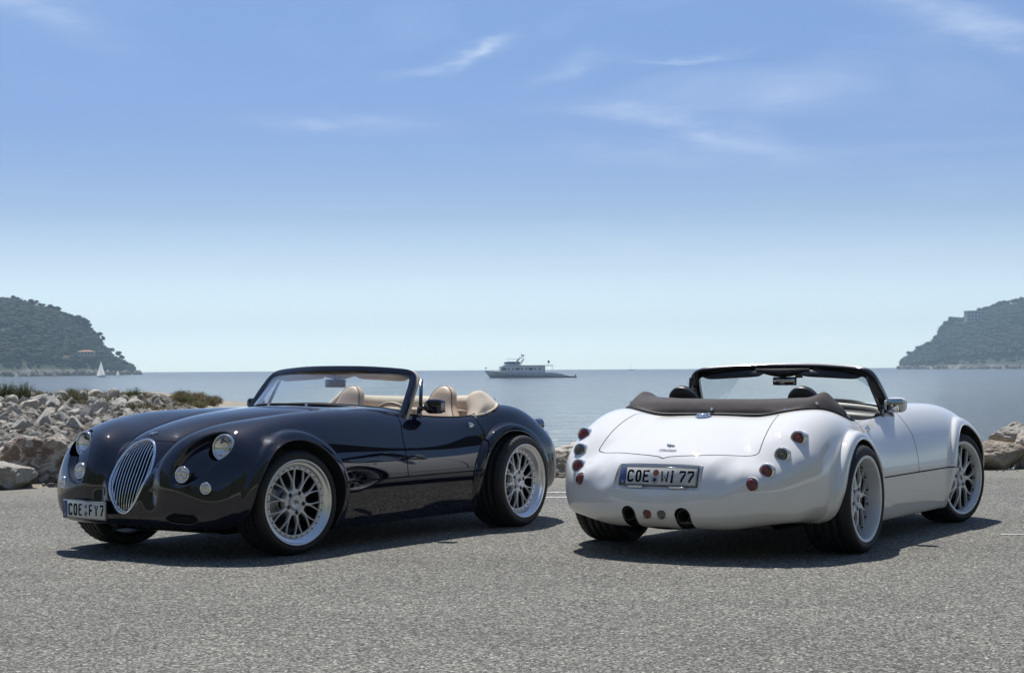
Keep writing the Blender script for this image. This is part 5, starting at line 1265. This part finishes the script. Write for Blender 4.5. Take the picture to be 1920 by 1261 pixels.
ORD = 'first second third fourth fifth sixth seventh eighth ninth tenth eleventh twelfth thirteenth fourteenth fifteenth sixteenth seventeenth eighteenth nineteenth twentieth twenty-first twenty-second twenty-third'.split()
LT_ = ([(8, 556, 22, 20), (27, 552, 20, 22), (47, 561, 14, 16), (62, 560, 18, 18), (78, 567, 14, 14), (92, 570, 20, 18), (104, 573, 18, 18), (120, 582, 18, 18), (128, 587, 20, 20), (139, 588, 24, 24), (150, 590, 22, 24), (160, 596, 20, 24), (167, 604, 14, 18), (186, 619, 14, 20), (193, 628, 11, 16), (182, 640, 14, 16), (208, 650, 12, 16), (221, 655, 14, 20), (229, 664, 12, 14), (233, 676, 14, 14), (212, 668, 12, 12), (198, 652, 10, 12)])
for i, (u, v, w_, h) in enumerate(LT_):
    ridge_tree(u, v, w_, h, 1330 + (u * .5), '%s pine from the left on the skyline of the left headland' % ORD[sorted(q[0] for q in LT_).index(u)], 'pines on the left headland skyline')
RT_ = ([(1704, 657, 12, 14), (1724, 648, 14, 16), (1740, 638, 14, 16), (1754, 629, 12, 12), (1768, 612, 14, 18), (1777, 598, 16, 20), (1786, 591, 18, 22), (1800, 595, 14, 14), (1811, 592, 12, 12), (1836, 575, 12, 14), (1846, 573, 14, 16), (1856, 571, 16, 16), (1868, 565, 20, 20), (1882, 562, 18, 20), (1896, 561, 18, 18), (1908, 557, 18, 20), (1918, 556, 16, 18)])
for i, (u, v, w_, h) in enumerate(RT_):
    ridge_tree(u, v, w_, h, 2150, '%s dark tree from the left on the skyline of the right headland' % ORD[sorted(q[0] for q in RT_).index(u)], 'trees on the right headland skyline')
M['wall_pale'] = mat('pale_render', (.34, .31, .28), .85, amt=.08, scale=.3); M['wall_pink'] = mat('pink_render', (.42, .33, .32), .85, amt=.08, scale=.3); M['roof'] = mat('terracotta_roof', (.42, .21, .12), .85, amt=.2, scale=.5); M['roof_pale'] = mat('pale_roof', (.55, .52, .48), .8, scale=.5); M['dark_glass'] = mat('window_glass', (.04, .05, .06), .15)
def house(u, v_top, wpx, hpx, d, wallm, label, roofm='roof', floors=1, nwin=4, hip=True, name='house'):
    k = d / 3281.8; W_ = wpx * k; H = hpx * k; x = (u - 960) * k; ztop = EYE + (hor(u) - v_top) * k; D_ = W_ * .5; root = empty(name, (x, d, ztop - H)); tag(root, label, 'building'); rh = H * .32 if hip else H * .05; wh = H - rh
    b = B(); b.box((0, D_ / 2, wh / 2 - .5), (W_, D_, wh + 1)); mobj('wall', b.mesh(), M[wallm], root)
    b = B(); e = W_ * .04
    if hip: b.add([(-W_ / 2 - e, -e, wh), (W_ / 2 + e, -e, wh), (W_ / 2 + e, D_ + e, wh), (-W_ / 2 - e, D_ + e, wh), (-W_ * .22, D_ / 2, H), (W_ * .22, D_ / 2, H)], [(0, 1, 5, 4), (1, 2, 5), (2, 3, 4, 5), (3, 0, 4), (3, 2, 1, 0)], False)
    else: b.box((0, D_ / 2, wh + rh / 2), (W_ + e, D_ + e, rh))
    mobj('roof', b.mesh(), M[roofm], root)
    for f in range(floors):
        for i in range(nwin):
            ww = W_ / nwin * .42; wz = wh / floors; b = B(); b.box((-W_ / 2 + W_ / nwin * (i + .5), -.04, wz * (f + .5)), (ww, .2, wz * .5)); mobj('window', b.mesh(), M['dark_glass'], root)
house(160, 656, 30, 9, 1262, 'wall_pale', 'house with an orange hipped roof near the tip of the left headland', nwin=5)
house(98, 659, 38, 5, 1262, 'wall_pale', 'long low house with a terracotta roof on the left headland', nwin=6)
house(196, 652, 28, 4, 1330, 'wall_pale', 'flat white villa above the orange roofed house', 'roof_pale', hip=False, nwin=5)
house(128, 628, 12, 5, 1330, 'wall_pale', 'small pale house among the trees of the left headland', nwin=3)
house(36, 611, 18, 6, 1330, 'wall_pale', 'small pale house high on the wooded left headland', nwin=3)
house(122, 667, 12, 4, 1215, 'wall_pale', 'little pale house below the long terracotta roof', nwin=3)
house(1837, 582, 46, 20, 2110, 'wall_pale', 'tall pale building with window rows on the right headland', 'roof_pale', 3, 7, False)
house(1878, 582, 38, 18, 2110, 'wall_pink', 'pink building under the skyline trees of the right headland', 'roof_pale', 2, 6, False)
house(1830, 662, 12, 5, 1990, 'wall_pale', 'small house low on the slope of the right headland', nwin=2)
# pale rocks along both waterlines
M['shore_rock'] = rock_mat('shore_rock', (.40, .35, .29), (.18, .15, .12), (.24, .15, .10), .4, .3)
def shore_rocks(us, rows, n, size, seed, keep=None):
    r = random.Random(seed); V = []; F = []; R_ = np.array(rows)
    for k in range(n):
        i = r.randrange(len(us) - 1); 
        if nz(us[i] * .08, seed, 0) < -.05: continue
        p = Vector(R_[0, i]).lerp(Vector(R_[0, i + 1]), r.random()); p.y -= r.uniform(-14, 4); p.z = SEA + r.uniform(0, 2.6); s_ = size * r.uniform(.3, 1.1); q = r.randrange(5); n0 = len(V); R3 = Matrix.Rotation(r.uniform(0, 6.3), 3, 'Z') @ Matrix.Rotation(r.uniform(0, 6.3), 3, 'X')
        V += [p + (R3 @ v) * s_ for v in bv[q]]; F += [tuple(n0 + a for a in f) for f in bf[q]]
    obj('shore_rubble', mk(np.array([tuple(v) for v in V]), np.array(F), False), M['shore_rock'], kind='stuff')
shore_rocks(usL, rowsL_, 520, 2.6, 5); shore_rocks(usR, rowsR_, 520, 3.4, 6)
# low wooded land round the bay, outside the picture to the right and behind (the place goes on there)
b = B(); rows = []
for j, (dd, hh) in enumerate(((0, -.2), (3, 1.2), (7, 2.0), (14, 7), (26, 16), (45, 30), (70, 40), (120, 36))):
    r = []
    for i in range(60):
        a = math.radians(62 + 225 * i / 59); r0 = 22 + 9 * abs(math.sin(a * 1.3)) + (14 if i > 30 else 0) + 1.5 * nz(i, 0, 0, .6); q = r0 + dd; r.append((q * math.sin(a), q * math.cos(a), max(hh + hh * .5 * nz(i * .4, j, 0, 1), -.3)))
    rows.append(r)
b.grid(rows, smooth=False); m, t, p = principled('bay_land', (.1, .1, .06), .95); g = t.a('ShaderNodeNewGeometry').outputs['Position']; s_ = t.a('ShaderNodeSeparateXYZ', inp={0: g})
f = t.ramp(t.math('DIVIDE', t.math('ADD', s_.outputs[2], t.math('MULTIPLY', t.noise(g, .9, 5), 1.2)), 5.0), [(.30, 0), (.5, 1)]); pale = t.ramp(t.noise(g, 1.8, 6, .7), [(.35, (.20, .175, .14)), (.62, (.50, .46, .38))]); vg = t.ramp(t.noise(g, .5, 6, .7), [(.35, (.03, .042, .018)), (.65, (.085, .095, .045))]); t.l.new(t.mix(f, pale, vg), p.inputs['Base Color'])
obj('hills', b.mesh(), m, kind='structure')

# ---------------------------------------------------------------- boats
M['hull'] = mat('boat_hull', (.46, .48, .50), .35, amt=.04, scale=.5); M['deckw'] = mat('boat_superstructure', (.66, .67, .68), .45, amt=.04, scale=.5); M['boat_dark'] = mat('boat_windows', (.05, .06, .075), .2); M['sail'] = mat('sailcloth', (.85, .85, .82), .8, amt=.04, scale=1); _t = NT(M['sail'].node_tree); _tr = _t.a('ShaderNodeBsdfTranslucent', inp={'Color': (.85, .85, .82, 1)}); _mx = _t.a('ShaderNodeMixShader', inp={0: .5, 1: _t.n['Principled BSDF'].outputs[0], 2: _tr.outputs[0]}); _t.l.new(_mx.outputs[0], _t.n['Material Output'].inputs[0]); M['flag'] = mat('dark_flag', (.05, .03, .06), .8)
def hull(L, H0, Bm, bow_rise, stern_h, n=22, keel=.6):
    b = B(); rows = []
    for i in range(n + 1):
        t_ = i / n; x = -L / 2 + L * t_; wv = Bm / 2 * min(1, (math.sin(min(t_ * 1.9, 1) * PI / 2)) ** .9) * (1 - .12 * max(0, t_ - .8) / .2); top = H0 + bow_rise * (1 - t_) ** 2.2 - (H0 - stern_h) * max(0, (t_ - .86) / .14); lean = .12 * L * (1 - t_) ** 6 * .6
        wb = wv * (.05 + .8 * min(1, t_ * 1.6)); rows.append([V3(x, -wv, top), V3(x + lean * .5, -wv * .97, top * .5), V3(x + lean, -wb, 0), V3(x + lean, 0, -keel), V3(x + lean, wb, 0), V3(x + lean * .5, wv * .97, top * .5), V3(x, wv, top)])
    b.grid(rows, closed_v=True, smooth=True); b.F.append(tuple(range(n * 7, n * 7 + 7))); b.S.append(False); b.M.append(0); return b
def boat_at(name, u, d, rz, label, cat): return tag(empty(name, ((u - 960) / 3281.8 * d, d, SEA), rz), label, cat)
Y = boat_at('motor_yacht', 984, 608, math.radians(7), 'long white motor yacht anchored in the middle of the bay', 'yacht')
mobj('hull', hull(28.6, 1.75, 6.2, .9, .75).mesh(), M['hull'], Y)
def bx(name, c, d, m_, bev=.1, parent=None): b = B(); b.box(c, d, bevel=bev); return mobj(name, b.mesh(), M[m_], parent or Y)
bx('bulwark', (-9.4, 0, 2.1), (3.2, 4.2, .5), 'hull'); sup = bx('main_saloon', (-1.0, 0, 2.9), (15.6, 5.0, 2.5), 'deckw', .25)
for k in range(9): bx('window', (-7.6 + 1.55 * k, 0, 3.1), (.6 if k % 3 else 1.5, 5.06, .5 if k % 3 else .7), 'boat_dark', .04, sup)
bx('upper_deck', (.8, 0, 4.25), (17.6, 5.4, .26), 'deckw', .05); wh = bx('wheelhouse', (-4.6, 0, 5.0), (5.2, 3.6, 1.3), 'deckw', .2); bx('window', (-4.6, 0, 5.15), (5.24, 3.64, .5), 'boat_dark', .04, wh); bx('bimini_roof', (-4.2, 0, 6.5), (4.6, 3.4, .14), 'deckw', .04)
for s_ in (-1, 1):
    for x_ in (-6.1, -2.8): b = B(); b.tube([V3(x_, 1.6 * s_, 4.9), V3(x_, 1.6 * s_, 5.95)], .05, 6); mobj('roof_post', b.mesh(), M['deckw'], Y)
    b = B(); b.sweep([V3(-4.0, 1.9 * s_, 4.3), V3(-1.5, 1.5 * s_, 7.3)], rrect(.22, .14, .05)); mobj('mast_arm', b.mesh(), M['deckw'], Y)
    b = B(); b.sweep([V3(-1.9, 1.9 * s_, 4.3), V3(-.5, 1.5 * s_, 6.6)], rrect(.18, .12, .05)); mobj('mast_arm', b.mesh(), M['deckw'], Y)
b = B(); b.box((-1.1, 0, 7.0), (.9, 3.2, .2), bevel=.04); mobj('mast_bridge', b.mesh(), M['deckw'], Y)
b = B(); b.ball((-.8, 0, 7.8), (.6, .6, .5)); mobj('radar_dome', b.mesh(), M['deckw'], Y); b = B(); b.tube([V3(-1.3, 0, 7.0), V3(-1.3, 0, 9.2)], .05, 6); b.tube([V3(.2, 0, 6.0), V3(.1, 0, 8.6)], .025, 5); mobj('antenna', b.mesh(), M['deckw'], Y)
b = B(); b.tube([V3(-13.8, 0, 2.6), V3(-13.9, 0, 3.7)], .04, 5); mobj('bow_staff', b.mesh(), M['deckw'], Y); b = B(); b.box((-13.6, 0, 3.45), (.5, .05, .4)); mobj('bow_flag', b.mesh(), M['flag'], Y)
b = B(); b.tube([V3(8.2, 0, 4.0), V3(8.0, 0, 6.0)], .05, 5); mobj('flag_staff', b.mesh(), M['deckw'], Y); b = B(); b.box((8.3, 0, 5.5), (.7, .06, .9)); mobj('ensign', b.mesh(), M['flag'], Y)
b = B(); b.tube([V3(9.6, 0, 1.8), V3(9.6, 0, 4.3)], .06, 6); b.lathe([(0, 1.0), (.25, .1), (.3, 0)], 10, Matrix.Translation((9.8, 0, 4.2)) @ Matrix.Rotation(PI / 2, 4, 'X')); mobj('deck_parasol', b.mesh(), M['deckw'], Y)
b = B(); b.box((11.2, 0, 1.3), (3.4, 4.2, .5), bevel=.1); mobj('aft_deck', b.mesh(), M['deckw'], Y)
for k in range(16):
    b = B(); b.tube([V3(-12.4 + .36 * k, -2.2 + .02 * k, 2.2), V3(-12.4 + .36 * k, -2.2 + .02 * k, 2.95)], .02, 4); mobj('rail_post', b.mesh(), M['deckw'], Y) if k % 2 == 0 else None
b = B(); b.tube([V3(-13, -1.2, 3.1), V3(-8.2, -2.3, 2.95)], .025, 4); mobj('bow_rail', b.mesh(), M['deckw'], Y)
for k in range(7): b = B(); b.lathe([(0, .16), (.04, .16), (.05, 0)], 10, Matrix.Translation((-7 + 2.3 * k, -3.05, 1.15)) @ Matrix.Rotation(PI, 4, 'Z')); mobj('porthole', b.mesh(), M['boat_dark'], Y)
D_ = boat_at('dinghy', 1071, 606, math.radians(4), 'small grey dinghy moored behind the stern of the yacht', 'dinghy'); b = hull(3.6, .45, 1.5, .25, .4, 10, .2); mobj('hull', b.mesh(), M['boat_dark'], D_); b = B(); b.box((1.4, 0, .75), (.4, .5, .7), bevel=.1); mobj('outboard_motor', b.mesh(), M['boat_dark'], D_)
def sailboat(u, d, L, Hm, rz, label, sails=True):
    r = boat_at('sailing_boat', u, d, rz, label, 'sailboat'); mobj('hull', hull(L, L * .10, L * .3, L * .04, L * .09, 14, .3).mesh(), M['hull'], r); b = B(); b.box((L * .02, 0, L * .13), (L * .35, L * .16, L * .06), bevel=.05); mobj('cabin', b.mesh(), M['deckw'], r)
    b = B(); b.tube([V3(-L * .03, 0, 0), V3(-L * .03, 0, Hm)], .05 if sails else .14, 6); mobj('mast', b.mesh(), M['hull'], r); b = B(); b.tube([V3(-L * .03, 0, L * .2), V3(L * .36, 0, L * .2)], .05 if sails else .12, 6); mobj('boom', b.mesh(), M['hull'], r)
    if sails:
        for nm, P0, P1, P2, bl in (('main_sail', V3(-.02 * L, 0, L * .22), V3(.36 * L, .1 * L, L * .22), V3(-.02 * L, 0, Hm * .98), .07 * L), ('jib_sail', V3(-.48 * L, 0, L * .12), V3(-.06 * L, .08 * L, L * .14), V3(-.04 * L, 0, Hm * .9), .06 * L)):
            rws = []
            for i in range(9):
                t_ = i / 8; a_ = P0.lerp(P2, t_); c_ = P1.lerp(P2, t_); rws.append([a_.lerp(c_, j / 6) + V3(0, bl * math.sin(PI * j / 6) * (1 - t_), 0) for j in range(7)])
            b = B(); b.grid(rws); mobj(nm, b.mesh(), M['sail'], r)
    return r
sailboat(189.5, 915, 5.3, 8.7, math.radians(-8), 'white sailing boat under full sail before the left headland')
sailboat(1183, 2400, 9, 13, 0, 'tiny bare masted sailing boat on the horizon between yacht and white car', False)
sailboat(221, 1180, 2.6, 4.2, 0, 'tiny white sail close under the left headland rocks')

# ---------------------------------------------------------------- haze over the bay
m = bpy.data.materials.new('haze_air'); m.use_nodes = True; t = NT(m.node_tree); t.n.clear(); HAZE = 0.00020
vo = t.a('ShaderNodeVolumePrincipled', inp={'Color': (.62, .85, 1.0, 1), 'Density': HAZE, 'Anisotropy': .25}); o_ = t.a('ShaderNodeOutputMaterial'); t.l.new(vo.outputs[0], o_.inputs['Volume'])
b = B(); b.box((0, 0, (118 - 6) / 2), (9200, 9200, 124)); hz_ = obj('haze', b.mesh(), m, kind='stuff')
